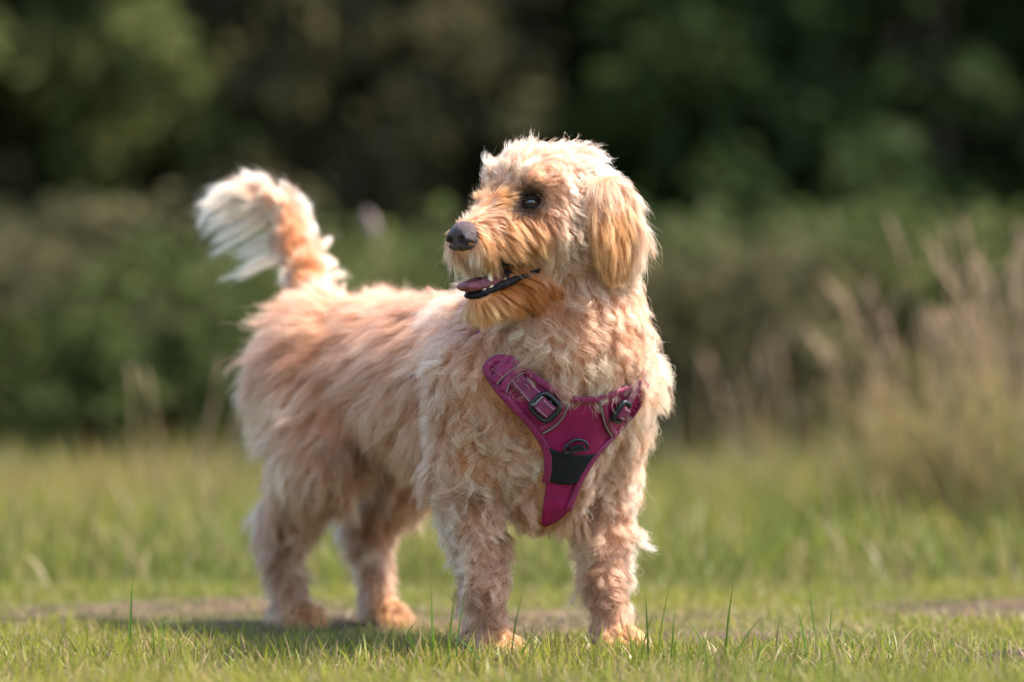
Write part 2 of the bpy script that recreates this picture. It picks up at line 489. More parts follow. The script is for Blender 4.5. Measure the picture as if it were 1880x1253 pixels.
def anchors_body():
    back = -HD
    for s in (-1, 1):
        o = LD * s
        # back, flank, belly: long loose waves
        for f in (-0.12, -0.25, -0.38, -0.52):
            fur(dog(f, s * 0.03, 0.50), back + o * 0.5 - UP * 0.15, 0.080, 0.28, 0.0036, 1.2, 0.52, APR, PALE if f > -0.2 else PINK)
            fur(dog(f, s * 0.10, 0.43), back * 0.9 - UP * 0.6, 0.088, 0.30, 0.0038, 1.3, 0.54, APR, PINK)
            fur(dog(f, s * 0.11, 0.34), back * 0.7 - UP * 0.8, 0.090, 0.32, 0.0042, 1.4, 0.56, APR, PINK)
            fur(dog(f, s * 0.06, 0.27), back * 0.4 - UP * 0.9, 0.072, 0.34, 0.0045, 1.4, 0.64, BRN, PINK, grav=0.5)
        # shoulder and upper arm, curlier
        fur(dog(-0.01, s * 0.15, 0.40), back * 0.4 - UP * 0.9, 0.060, 0.40, 0.0052, 1.7, 0.72, APR, CREAM)
        fur(dog(-0.02, s * 0.16, 0.30), back * 0.3 - UP * 0.9, 0.058, 0.42, 0.0060, 2.0, 0.78, APR, CREAM)
        fur(dog(0.04, s * 0.12, 0.28), HD * 0.2 - UP * 0.9, 0.054, 0.45, 0.0062, 2.1, 0.80, ORA, CREAM)
        fur(dog(-0.08, s * 0.14, 0.25), back * 0.4 - UP * 0.8, 0.062, 0.45, 0.0062, 2.0, 0.78, APR, CREAM)
        # fore leg
        for z in (0.21, 0.15, 0.10):
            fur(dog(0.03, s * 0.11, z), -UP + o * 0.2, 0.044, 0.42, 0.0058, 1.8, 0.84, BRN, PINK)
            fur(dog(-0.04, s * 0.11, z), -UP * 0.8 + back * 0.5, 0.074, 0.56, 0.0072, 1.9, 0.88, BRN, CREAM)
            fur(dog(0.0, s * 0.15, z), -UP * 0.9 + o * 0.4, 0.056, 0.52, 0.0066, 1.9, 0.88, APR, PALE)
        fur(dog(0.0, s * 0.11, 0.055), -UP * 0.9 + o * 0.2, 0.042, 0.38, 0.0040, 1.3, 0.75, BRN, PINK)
        fur(dog(0.05, s * 0.11, 0.02), HD * 0.6 - UP * 0.6, 0.030, 0.42, 0.003, 0.9, 0.7, BRN, HONEY, dens=1.8)
        # thigh and hind leg
        for f, z in ((-0.50, 0.36), (-0.60, 0.38), (-0.52, 0.27)):
            fur(dog(f, s * 0.13, z), back * 0.6 - UP * 0.8, 0.074, 0.36, 0.0042, 1.3, 0.62, APR, CREAM)
        fur(dog(-0.66, s * 0.07, 0.38), back * 0.5 - UP * 0.9 + o * 0.2, 0.070, 0.50, 0.0045, 1.2, 0.7, CREAM, PALE)
        fur(dog(-0.65, s * 0.07, 0.28), back * 0.5 - UP * 0.9, 0.070, 0.50, 0.0045, 1.2, 0.7, CREAM, PALE)
        fur(dog(-0.66, s * 0.075, 0.17), back * 0.5 - UP * 0.9, 0.066, 0.55, 0.0045, 1.2, 0.7, APR, PALE)
        fur(dog(-0.58, s * 0.10, 0.18), -UP, 0.066, 0.46, 0.0050, 1.3, 0.7, BRN, PINK)
        fur(dog(-0.62, s * 0.09, 0.09), -UP, 0.042, 0.42, 0.0045, 1.2, 0.7, BRN, CREAM)
        fur(dog(-0.54, s * 0.076, 0.02), HD * 0.6 - UP * 0.6, 0.030, 0.42, 0.003, 0.9, 0.7, BRN, HONEY, dens=1.8)
        # neck sides and throat ruff
        fur(dog(0.02, s * 0.12, 0.48), back * 0.2 - UP * 0.9 + o * 0.2, 0.058, 0.40, 0.0050, 1.7, 0.70, APR, PALE if s > 0 else PINK)
        fur(dog(0.10, s * 0.08, 0.48), -UP + o * 0.15, 0.056, 0.40, 0.0052, 1.8, 0.74, APR, CREAM)
    fur(dog(0.14, 0.02, 0.50), -UP, 0.056, 0.38, 0.0050, 1.7, 0.76, APR, CREAM)
    fur(dog(0.14, 0.02, 0.42), -UP, 0.050, 0.48, 0.0060, 1.9, 0.80, APR, CREAM)
    fur(dog(0.10, 0.09, 0.43), -UP, 0.062, 0.52, 0.0060, 1.9, 0.80, APR, CREAM)
    fur(dog(0.10, -0.07, 0.45), -UP, 0.062, 0.50, 0.0060, 1.9, 0.80, APR, CREAM)
    fur(dog(0.10, 0.0, 0.30), -UP, 0.036, 0.40, 0.006, 1.3, 0.8, APR, CREAM)
    fur(dog(-0.05, 0.0, 0.20), back - UP, 0.044, 0.42, 0.007, 1.3, 0.8, APR, PINK)
    fur(dog(-0.10, 0.0, 0.54), back, 0.050, 0.40, 0.006, 1.2, 0.8, CREAM, PALE)
    # tail plume: long feathers falling off the upper, outer side
    tp = smooth_path(TAIL, 9); tt = unit(np.gradient(tp, axis=0))
    lf = np.array([-1.0, 0.0, 0.0])
    for i in range(1, 9):
        u = i / 8
        fur(tp[i] + lf * 0.035, tt[i] * 0.25 + lf * 0.9 - UP * (0.35 * (1 - u)), 0.050, 0.55, 0.005, 0.9, 0.85, APR if u < 0.5 else CREAM, PALE, grav=0.22, dens=0.8)
        fur(tp[i] - lf * 0.035, tt[i] * 0.8 - lf * 0.5, 0.050, 0.50, 0.006, 1.0, 0.90, APR, PALE, grav=0.0, dens=0.7)
        fur(tp[i] - np.array([0, 0.04, 0]), tt[i], 0.040, 0.30, 0.003, 0.8, 0.7, ORA, APR if u < 0.6 else CREAM, grav=0.0)
        fur(tp[i] + np.array([0, 0.04, 0]), tt[i], 0.040, 0.30, 0.003, 0.8, 0.7, APR, CREAM, grav=0.0)
    fur(tp[8] + lf * 0.04, lf + UP * 0.35, 0.066, 0.5, 0.006, 0.8, 0.95, CREAM, PALE, grav=0.0, dens=0.5)
    fur(tp[6] + UP * 0.04, lf * 0.7 + UP * 0.6, 0.055, 0.5, 0.006, 0.8, 0.92, CREAM, PALE, grav=0.0, dens=0.7)

def anchors_head():
    bk = -FH
    # crown, swept back
    for b in (-0.045, 0.0, 0.045):
        fur(head(0.055, b, 0.055), bk * 0.4 + UP * 0.6 + LH * b * 8, 0.036, 0.52, 0.0045, 1.1, 0.8, PINK, CREAM, grav=0.0)
        fur(head(0.0, b, 0.068), bk * 0.8 + LH * b * 10 + UP * 0.1, 0.046, 0.50, 0.005, 1.1, 0.8, PINK, CREAM, grav=0.1)
        fur(head(-0.06, b, 0.055), bk * 0.8 - UP * 0.4 + LH * b * 6, 0.048, 0.48, 0.005, 1.2, 0.8, CREAM, PALE, grav=0.2)
    for s in (-1, 1):
        o = LH * s
        # brow fringe, around the eye
        fur(head(0.085, s * 0.030, 0.040), FH * 0.35 + UP * 0.6 + o * 0.35, 0.034, 0.62, 0.003, 1.2, 0.6, CREAM, PALE, dens=1.3, grav=0.0, rad=0.00024)
        fur(head(0.078, s * 0.020, 0.018), o * 0.3 + UP * 0.5 + FH * 0.2, 0.020, 0.55, 0.003, 1.2, 0.7, APR, CREAM, dens=1.5, grav=0.05, rad=0.00022)
        fur(head(0.066, s * 0.045, 0.022), o * 0.7 + bk * 0.4 - UP * 0.05, 0.022, 0.62, 0.003, 1.0, 0.75, APR, CREAM, dens=1.5, grav=0.1, rad=0.00022)
        fur(head(0.073, s * 0.044, 0.010), UP * 0.8 + bk * 0.3, 0.011, 0.55, 0.0, 0.5, 0.4, DARK, BRN, dens=2.2, grav=0.0, rad=0.00018, reach=1.15)
        fur(head(0.086, s * 0.036, -0.005), FH * 0.5 - UP * 0.2 + o * 0.2, 0.011, 0.55, 0.0, 0.5, 0.4, DARK, BRN, dens=2.2, grav=0.0, rad=0.00018, reach=1.1)
        fur(head(0.072, s * 0.050, -0.018), bk * 0.5 - UP * 0.8, 0.018, 0.50, 0.0, 0.5, 0.5, BRN, APR, dens=2.6, grav=0.1, rad=0.00018, reach=1.1)
        fur(head(0.050, s * 0.060, 0.000), bk * 0.8 - UP * 0.5, 0.024, 0.40, 0.002, 1.0, 0.75, APR, CREAM, dens=1.5, rad=0.00024)
        # crown hair falling over the root of the ear, cheek and temple
        fur(head(-0.025, s * 0.066, 0.040), o * 0.6 - UP * 0.7 + bk * 0.5, 0.038, 0.40, 0.004, 1.0, 0.7, CREAM, PALE, dens=1.4)
        fur(head(-0.060, s * 0.060, 0.020), o * 0.4 - UP * 0.7 + bk * 0.5, 0.054, 0.42, 0.005, 1.2, 0.7, CREAM, PALE)
        fur(head(0.02, s * 0.072, 0.015), bk * 0.6 - UP * 0.8, 0.034, 0.38, 0.003, 1.0, 0.8, APR, PALE, dens=1.4, rad=0.00026)
        fur(head(0.03, s * 0.070, -0.040), bk * 0.6 - UP * 0.8, 0.036, 0.40, 0.004, 1.1, 0.85, BRN, CREAM, dens=1.4, rad=0.00026)
        fur(head(0.045, s * 0.060, -0.075), bk * 0.35 - UP * 0.9, 0.034, 0.40, 0.004, 1.2, 0.85, APR, CREAM, dens=1.4, grav=0.4, rad=0.00026)
        fur(head(-0.02, s * 0.075, -0.05), bk * 0.5 - UP * 0.9, 0.040, 0.42, 0.005, 1.3, 0.82, APR, CREAM)
        # muzzle: parts on the bridge, sweeps back and down over the lip
        fur(head(0.140, s * 0.012, -0.027), bk * 0.8 + o * 0.8 - UP * 0.1, 0.020, 0.40, 0.001, 0.6, 0.55, APR, CREAM, dens=1.9, grav=0.15, rad=0.00020, reach=0.8)
        fur(head(0.100, s * 0.014, -0.006), bk * 0.6 + o * 0.9, 0.030, 0.50, 0.002, 0.7, 0.55, APR, HONEY, dens=1.8, grav=0.15, rad=0.00020, reach=0.8)
        fur(head(0.140, s * 0.032, -0.055), bk * 0.65 - UP * 0.75 + o * 0.3, 0.040, 0.34, 0.001, 0.6, 0.75, ORA, HONEY, dens=2.0, grav=0.35, rad=0.00020, reach=0.8)
        fur(head(0.110, s * 0.040, -0.050), bk * 0.75 - UP * 0.65 + o * 0.25, 0.050, 0.34, 0.002, 0.6, 0.70, ORA, HONEY, dens=1.9, grav=0.4, rad=0.00023)
        fur(head(0.085, s * 0.050, -0.045), bk * 0.80 - UP * 0.60 + o * 0.1, 0.050, 0.34, 0.002, 0.7, 0.70, ORA, HONEY, dens=1.9, grav=0.4, rad=0.00023)
        fur(head(0.140, s * 0.030, -0.078), -UP * 0.95 + bk * 0.35 + o * 0.2, 0.030, 0.30, 0.001, 0.6, 0.65, APR, HONEY, dens=1.8, grav=0.5, rad=0.00022, reach=0.8)
        fur(head(0.100, s * 0.040, -0.080), -UP * 0.7 + bk * 0.75 + o * 0.15, 0.032, 0.30, 0.002, 0.7, 0.75, ORA, HONEY, dens=2.0, grav=0.5, rad=0.00022, reach=0.9)
        # beard on the lower jaw
        fur(head(0.120, s * 0.016, -0.155), bk * 0.55 - UP * 0.65 + o * 0.1, 0.032, 0.32, 0.001, 0.7, 0.40, ORA, HONEY, dens=2.2, grav=0.3, rad=0.00024, reach=0.8)
        fur(head(0.085, s * 0.030, -0.135), bk * 0.65 - UP * 0.55 + o * 0.15, 0.038, 0.30, 0.001, 0.7, 0.40, RUST, ORA, dens=2.2, grav=0.3, rad=0.00024)
        fur(head(0.050, s * 0.040, -0.120), bk * 0.65 - UP * 0.6, 0.042, 0.32, 0.002, 0.8, 0.45, RUST, ORA, dens=2.0, grav=0.3, rad=0.00025)
        fur(head(0.0, s * 0.045, -0.115), bk * 0.5 - UP * 0.9, 0.055, 0.42, 0.005, 1.5, 0.72, APR, CREAM)
    fur(head(0.165, 0.0, -0.080), -UP * 0.95 + bk * 0.05, 0.034, 0.20, 0.001, 0.6, 0.5, APR, CREAM, dens=1.8, grav=0.5, rad=0.0002, reach=0.8)
    fur(head(0.162, 0.018, -0.072), -UP * 0.9 + bk * 0.35, 0.032, 0.25, 0.001, 0.6, 0.6, ORA, CREAM, dens=1.8, grav=0.5, rad=0.0002, reach=0.7)
    fur(head(0.162, -0.018, -0.072), -UP * 0.9 + bk * 0.1, 0.042, 0.30, 0.001, 0.6, 0.6, APR, CREAM, dens=1.8, grav=0.5, rad=0.0002, reach=0.7)
    fur(head(0.135, 0.0, -0.160), -UP * 0.7 + bk * 0.5, 0.032, 0.34, 0.001, 0.7, 0.45, ORA, HONEY, dens=2.0, grav=0.4, rad=0.00024)

def spread(V, N, anch, power=5.0):
    """Shepard interpolation of the anchors' properties on skin vertices"""
    A = np.stack([a['pos'] for a in anch]); R = np.array([a['reach'] for a in anch])
    out = {k: np.zeros(len(V)) for k in ('length', 'lift', 'curl', 'turns', 'clump', 'dens', 'grav', 'rad')}
    out['d'] = np.zeros((len(V), 3)); out['root'] = np.zeros((len(V), 3)); out['tip'] = np.zeros((len(V), 3))
    for i in range(0, len(V), 20000):
        s = slice(i, i + 20000)
        D = np.linalg.norm(V[s, None] - A[None], axis=2)
        W = (R[None] / np.maximum(D, 0.004)) ** power
        W /= W.sum(1, keepdims=True)
        for k in out:
            X = np.array([a[k] for a in anch], float)
            out[k][s] = W @ X
    out['d'] -= (out['d'] * N).sum(1, keepdims=True) * N
    out['d'] = unit(out['d'])
    return out

KP = 11
def grow(name, V, Q, N, P, mask, count, per_clump, parent, seed, mat=M_HAIR, kp=KP, frizz=0.0016, js=1.0):
    """strands rooted on the skin (V,Q), combed, clumped and curled; one Curves object"""
    r = np.random.default_rng(seed)
    T = np.vstack([Q[:, [0, 1, 2]], Q[:, [0, 2, 3]]])
    ar = 0.5 * np.linalg.norm(np.cross(V[T[:, 1]] - V[T[:, 0]], V[T[:, 2]] - V[T[:, 0]]), axis=1)
    w = ar * P['dens'][T].mean(1) * mask[T].min(1)
    pick = r.choice(len(T), count, p=w / w.sum())
    uv = r.random((count, 2)); fl = uv.sum(1) > 1; uv[fl] = 1 - uv[fl]
    B = np.stack([1 - uv.sum(1), uv[:, 0], uv[:, 1]], 1)
    tri = T[pick]
    def ip(X): return np.einsum('nk,nk...->n...', B, X[tri])
    root = ip(V); n = unit(ip(N)); q = {k: ip(P[k]) for k in P}; d = unit(q['d'])
    root = root - n * 0.0015
    m = mask[tri].min(1)
    # two levels: fine locks gathered into larger wisps
    ng = max(8, count // per_clump); nb = max(4, ng // 5)
    def nearest(npts, pts):
        kd = KDTree(npts)
        for i in range(npts): kd.insert(root[i], i)
        kd.balance()
        return np.fromiter((kd.find(p)[1] for p in pts), np.int64, len(pts))
    g = nearest(ng, root); gb = nearest(nb, root[:ng]); big = gb[g]
    cj = r.normal(0, 1, (nb, 3))[big] * 0.11 * js + r.normal(0, 1, (ng, 3))[g] * 0.10 * js
    clen = r.uniform(0.80, 1.15, nb)[big] * r.uniform(0.85, 1.1, ng)[g]
    cph = r.uniform(0, 6.28, nb)[big] + r.normal(0, 0.45, ng)[g]
    camp = r.uniform(0.5, 1.4, nb)[big] * r.uniform(0.7, 1.3, ng)[g]
    ctn = r.uniform(0.8, 1.25, nb)[big] * r.uniform(0.9, 1.1, ng)[g]
    cbr = r.normal(0, 0.8, nb)[big] + r.normal(0, 0.75, ng)[g]
    chand = r.choice([-1.0, 1.0], nb)[big]
    L = q['length'] * clen * r.uniform(0.52, 1.08, count) * m
    wisp = r.random(count) < 0.10
    L[wisp] *= 1.28
    side = np.cross(n, d)
    jit = cj + r.normal(0, 1, (count, 3)) * 0.06 * js
    s = np.linspace(0, 1, kp)
    pos = np.empty((count, kp, 3)); pos[:, 0] = root
    lift = q['lift'] * r.uniform(0.85, 1.15, count)
    for k in range(1, kp):
        t = (k - 0.5) / (kp - 1)
        v = n * (lift * (1.2 - 1.0 * t))[:, None] + d * (1 - lift * 0.75 * (1 - t))[:, None] + jit - UP * (q['grav'] * t)[:, None]
        pos[:, k] = pos[:, k - 1] + unit(v) * (L / (kp - 1))[:, None]
    cl = (q['clump'] * r.uniform(0.7, 1.1, count))[:, None, None]
    cl[wisp] *= 0.6
    sp = s[None, :, None]
    mid = pos[:ng] + (pos[:nb][gb] - pos[:ng]) * np.clip(0.55 * q['clump'][:ng, None, None] * sp ** 1.1, 0, 1)
    loc = pos + (mid[g] - pos) * np.clip(cl * sp ** 1.1, 0, 1)
    n_g, s_g = n[big], side[big]
    th = chand[:, None] * (2 * np.pi * (q['turns'] * ctn)[:, None] * s[None] + (r.normal(0, 0.18, count))[:, None]) + cph[:, None]
    amp = (q['curl'] * camp)[:, None] * np.minimum(1, s[None] * 1.6)
    ph0 = cph[:, None]
    loc = loc + s_g[:, None] * (amp * (np.sin(th) - np.sin(ph0) * (1 - s[None])))[..., None] + n_g[:, None] * (amp * 0.6 * (np.cos(th) + 0.4))[..., None]
    fz = r.normal(0, 1, (count, 2, 3)); fp = r.uniform(0, 6.28, (count, 2))
    fzs = (frizz * (L / 0.045))[:, None, None]
    loc = loc + fzs * (fz[:, :1] * np.sin(s * 5.0 + fp[:, :1])[..., None] + 0.6 * fz[:, 1:] * np.sin(s * 9.0 + fp[:, 1:])[..., None]) * s[None, :, None]
    stray = r.random(count) < 0.03
    loc[stray] = loc[stray] + (r.normal(0, 1, (stray.sum(), 1, 3)) * 0.007 + n[stray][:, None] * 0.004) * (s ** 1.5)[None, :, None]
    loc[:, 0] = root
    rad = q['rad'][:, None] * (1 - 0.80 * s[None] ** 1.5) * r.uniform(0.75, 1.2, count)[:, None]
    rad[stray] *= 0.6
    var = np.clip(1 + cbr * 0.10 + r.normal(0, 0.17, count), 0.45, 1.4)[:, None, None]
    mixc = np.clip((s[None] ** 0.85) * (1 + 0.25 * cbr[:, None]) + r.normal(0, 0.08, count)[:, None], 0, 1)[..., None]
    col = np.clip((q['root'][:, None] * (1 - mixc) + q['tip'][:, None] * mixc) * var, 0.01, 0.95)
    keep = L > 0.003
    loc, rad, col = loc[keep], rad[keep], col[keep]; nn = len(loc)
    cu = bpy.data.hair_curves.new(name)
    cu.add_curves([kp] * nn)
    cu.attributes['position'].data.foreach_set('vector', np.ascontiguousarray(loc, np.float32).ravel())
    ra = cu.attributes.get('radius') or cu.attributes.new('radius', 'FLOAT', 'POINT')
    ra.data.foreach_set('value', np.ascontiguousarray(rad, np.float32).ravel())
    ca = cu.attributes.new('hair_color', 'FLOAT_COLOR', 'POINT')
    c4 = np.ones((nn * kp, 4), np.float32); c4[:, :3] = col.reshape(-1, 3)
    ca.data.foreach_set('color', c4.ravel())
    cu.materials.append(mat)
    o = bpy.data.objects.new(name, cu)
    C.objects.link(o); o.parent = parent
    o.matrix_parent_inverse = Matrix.Translation(-Vector(parent_origin(parent)))
    return o

anchors_body(); N_BODY_A = len(ANCH); anchors_head()
props = spread(bv, bn, ANCH)
hx = (bv - SK) @ np.stack([FH, LH, UP]).T                  # skin vertices in head coordinates a,b,c

# which skin is bare: the mouth, the eyes, the nose
def soft(x, a, b): return np.clip((x - a) / (b - a), 0, 1)
upper_floor = -0.088
jaw_top = -0.100 - (hx[:, 0] - 0.035) * 0.50
in_head = (np.linalg.norm(hx - np.array([0.09, 0, -0.09]), axis=1) < 0.14)
mouth = in_head & (hx[:, 0] > 0.055) & (np.abs(hx[:, 1]) < 0.036) & (hx[:, 2] < -0.072) & (hx[:, 2] > jaw_top)
mouth &= ((bn[:, 2] < -0.45) & (hx[:, 2] > -0.100) & (hx[:, 0] < 0.126)) | ((bn[:, 2] > 0.45) & (hx[:, 2] < -0.095))
EYES = [head(0.0730, s * 0.0435, -0.0045) for s in (-1, 1)]
# short dark hair round the eyes
for e in EYES:
    de = np.linalg.norm(bv - (e + FH * 0.003 - UP * 0.003), axis=1)
    k = (1 - soft(de, 0.011, 0.023))[:, None]
    props['root'] = props['root'] * (1 - k) + np.array([0.045, 0.020, 0.013]) * k
    props['tip'] = props['tip'] * (1 - k * 0.7) + np.array([0.24, 0.11, 0.055]) * k * 0.7
    props['length'] = props['length'] * (1 - 0.25 * (1 - soft(de, 0.014, 0.022)))
mask = np.ones(len(bv))
mask[mouth] = 0
for e in EYES: mask[np.linalg.norm(bv - e, axis=1) < 0.0105] = 0
NOSE = head(0.166, 0, -0.054)
mask[np.linalg.norm((bv - NOSE) * 1.0, axis=1) < 0.0165] = 0

# ------------------------------------------------------------------ harness: laid over the compressed coat of the chest
TRUNK = Field(); TRUNK.ops = BODY.ops[:15]
def lay(px, py, off, y0=5.16, y1=5.50):
    """points of the photograph's outline carried on to the chest, off metres above the skin"""
    px, py = np.asarray(px, float), np.asarray(py, float)
    def pts(y): return np.stack([(px - 940) * y / F_PX, y, CAM_H + (626.5 - py) * y / F_PX], -1)
    best = np.full(px.shape, 9.0); yb = np.full(px.shape, y0); done = np.zeros(px.shape, bool)
    for y in np.linspace(y0, y1, 86):
        yy = np.full(px.shape, y)
        d = TRUNK.value(pts(yy)) - off
        up = (d < best) & ~done
        best = np.where(up, d, best); yb = np.where(up, yy, yb)
        done |= d < 0
    for _ in range(8):
        d = TRUNK.value(pts(yb)) - off
        yb = np.where(done, yb + d * 0.8, yb)
    return pts(yb)

def resample(poly, n):
    P = np.asarray(poly, float)
    d = np.concatenate([[0], np.cumsum(np.linalg.norm(np.diff(P, axis=0), axis=1))])
    t = np.linspace(0, d[-1], n)
    return np.stack([np.interp(t, d, P[:, i]) for i in range(P.shape[1])], -1)

def patch(top, bot, nu, nv, off, relax=12):
    """ruled patch between two outlines, laid on the chest and relaxed"""
    A, B = resample(top, nu), resample(bot, nu)
    v = np.linspace(0, 1, nv)[:, None, None]
    G = A[None] * (1 - v) + B[None] * v
    P = lay(G[..., 0], G[..., 1], off)
    for _ in range(relax):
        Z = P.copy()
        Z[1:-1, 1:-1] = 0.25 * (P[:-2, 1:-1] + P[2:, 1:-1] + P[1:-1, :-2] + P[1:-1, 2:])
        Z[0, 1:-1] = 0.5 * (P[0, :-2] + P[0, 2:]) * 0.5 + 0.5 * P[0, 1:-1]; Z[-1, 1:-1] = 0.25 * (P[-1, :-2] + P[-1, 2:]) + 0.5 * P[-1, 1:-1]
        P[..., 1] = Z[..., 1]
    return P

def grid_faces(nv, nu):
    i = np.arange(nv - 1)[:, None] * nu + np.arange(nu - 1)[None]
    return np.stack([i, i + 1, i + nu + 1, i + nu], -1).reshape(-1, 4)

def cloth(name, P, mat, parent, thick=0.004):
    nv, nu = P.shape[:2]
    o = mesh_np(name, P.reshape(-1, 3), grid_faces(nv, nu), mat, parent)
    md = o.modifiers.new('thickness', 'SOLIDIFY'); md.thickness = thick; md.offset = 0
    return o

def weave_mat(name, color, scale=900, rough=0.6, sheen=0.25, str_=0.35):
    m, nt, out = mat_new(name)
    p = nt.nodes.new('ShaderNodeBsdfPrincipled'); p.inputs['Roughness'].default_value = rough
    p.inputs['Sheen Weight'].default_value = sheen; p.inputs['Specular IOR Level'].default_value = 0.35
    tc = nt.nodes.new('ShaderNodeTexCoord')
    ws = []
    for ax in ('X', 'Z'):
        w = nt.nodes.new('ShaderNodeTexWave'); w.bands_direction = ax; w.inputs['Scale'].default_value = scale / 6.28; w.inputs['Distortion'].default_value = 0.3
        nt.links.new(tc.outputs['Object'], w.inputs['Vector']); ws.append(w)
    ad = nt.nodes.new('ShaderNodeMath'); ad.operation = 'MAXIMUM'
    nt.links.new(ws[0].outputs['Fac'], ad.inputs[0]); nt.links.new(ws[1].outputs['Fac'], ad.inputs[1])
    b = nt.nodes.new('ShaderNodeBump'); b.inputs['Strength'].default_value = str_; b.inputs['Distance'].default_value = 0.0006
    nt.links.new(ad.outputs[0], b.inputs['Height'])
    nz = nt.nodes.new('ShaderNodeTexNoise'); nz.inputs['Scale'].default_value = 45; nz.inputs['Detail'].default_value = 5
    nt.links.new(tc.outputs['Object'], nz.inputs['Vector'])
    r = nt.nodes.new('ShaderNodeValToRGB'); r.color_ramp.elements[0].position = 0.3; r.color_ramp.elements[1].position = 0.75
    r.color_ramp.elements[0].color = (*[c * 0.75 for c in color], 1); r.color_ramp.elements[1].color = (*[c * 1.15 for c in color], 1)
    nt.links.new(nz.outputs['Fac'], r.inputs['Fac']); nt.links.new(r.outputs['Color'], p.inputs['Base Color'])
    b2 = nt.nodes.new('ShaderNodeBump'); b2.inputs['Strength'].default_value = 0.5; b2.inputs['Distance'].default_value = 0.004
    n2 = nt.nodes.new('ShaderNodeTexNoise'); n2.inputs['Scale'].default_value = 22
    nt.links.new(tc.outputs['Object'], n2.inputs['Vector']); nt.links.new(n2.outputs['Fac'], b2.inputs['Height'])
    nt.links.new(b.outputs['Normal'], b2.inputs['Normal']); nt.links.new(b2.outputs['Normal'], p.inputs['Normal'])
    nt.links.new(p.outputs[0], out.inputs['Surface'])
    return m

M_MAG = weave_mat('magenta nylon', (0.235, 0.002, 0.058), sheen=0.0)
M_BIND = weave_mat('magenta edge binding', (0.225, 0.012, 0.066), 1500, 0.55, 0.05)
M_WEB = weave_mat('magenta webbing', (0.25, 0.035, 0.09), 2200, 0.75, 0.05, 0.8)
M_BLACK = weave_mat('black nylon', (0.004, 0.004, 0.005), 900, 0.8, 0.0)
M_PLAST = principled('black plastic', (0.010, 0.010, 0.012), 0.35, bump=(400, 0.1))
M_GREY = principled('grey reflective piping', (0.18, 0.16, 0.14), 0.45, (300, 0.2))
M_THREAD = principled('pale stitching thread', (0.55, 0.42, 0.38), 0.8, (500, 0.2))

harness = empty('dog_harness', dog(0.06, 0, 0.30), 'magenta chest harness with black buckles worn by the dog', 'harness')
H_OFF = 0.0125
T_TOP = [(904, 662), (926, 657), (952, 668), (990, 698), (1044, 729), (1083, 733), (1114, 727), (1156, 711), (1182, 698)]
T_BOT = [(895, 684), (908, 706), (926, 728), (974, 779), (996, 812), (1006, 826), (1030, 834), (1060, 838), (1094, 836), (1127, 802), (1172, 750), (1190, 706)]
yoke = patch(T_TOP, T_BOT, 61, 21, H_OFF)
low_l = [(1003, 824), (1006, 850), (1004, 880), (1000, 920), (990, 972)]
low_r = [(1096, 835), (1081, 858), (1064, 886), (1052, 918), (1040, 942)]
blk_t = resample([(1005, 822), (1030, 832), (1060, 836), (1096, 834)], 21)
blk_b = resample([(1004, 882), (1020, 888), (1045, 890), (1065, 885)], 21)
low_b = resample([(994, 960), (1000, 966), (1012, 962), (1030, 951), (1044, 937)], 21)
blk = patch(blk_t, blk_b, 21, 13, H_OFF + 0.003, 60)
low = patch(np.array(blk_b) - [0, 6], low_b, 21, 17, H_OFF - 0.001)
cloth('chest_panel', yoke, M_MAG, harness)
cloth('handle_panel', blk, M_BLACK, harness, 0.003)
cloth('brisket_panel', low, M_MAG, harness)

HARN_PTS = [yoke.reshape(-1, 3), blk.reshape(-1, 3), low.reshape(-1, 3)]
def band(name, path, width, mat, parent, off_dir, thick=0.0035):
    """a flat ribbon along path; off_dir = outward normals per point"""
    P = np.asarray(path); Tn = unit(np.gradient(P, axis=0)); Nn = unit(np.broadcast_to(off_dir, P.shape)); S = unit(np.cross(Tn, Nn))
    u = np.linspace(-0.5, 0.5, 5)
    bow = np.array([-0.25, 0.0, 0.05, 0.0, -0.25]) * thick
    G = P[None] + S[None] * (u[:, None, None] * width) + Nn[None] * bow[:, None, None]
    return cloth(name, G, mat, parent, thick), G

def outward(P):
    e = 0.004; G = np.zeros_like(P)
    for i in range(3):
        dd = np.zeros(3); dd[i] = e
        G[..., i] = TRUNK.value(P + dd) - TRUNK.value(P - dd)
    return unit(G)

def edge_band(name, pts, width, n=40, off=H_OFF + 0.003, mat=None, thick=0.004):
    pts = resample(smooth_path(pts, 80), n)
    P = lay(pts[:, 0], pts[:, 1], off)
    for _ in range(6): P[1:-1, 1] = 0.25 * P[:-2, 1] + 0.5 * P[1:-1, 1] + 0.25 * P[2:, 1]
    return band(name, P, width, mat or M_BIND, harness, outward(P), thick)

for pts in ([(893, 682), (908, 706), (926, 729), (974, 780), (997, 814), (1005, 836), (1006, 862), (1002, 886)],
            [(1190, 704), (1172, 751), (1127, 803), (1095, 837), (1064, 887), (1044, 938)],
            [(904, 662), (926, 658), (952, 669), (990, 700), (1044, 731), (1083, 735), (1114, 729), (1156, 713), (1184, 698)],
            [(906, 661), (895, 672), (893, 684)]):
    _, G = edge_band('edge_binding', pts, 0.0092)
    HARN_PTS.append(G.reshape(-1, 3))

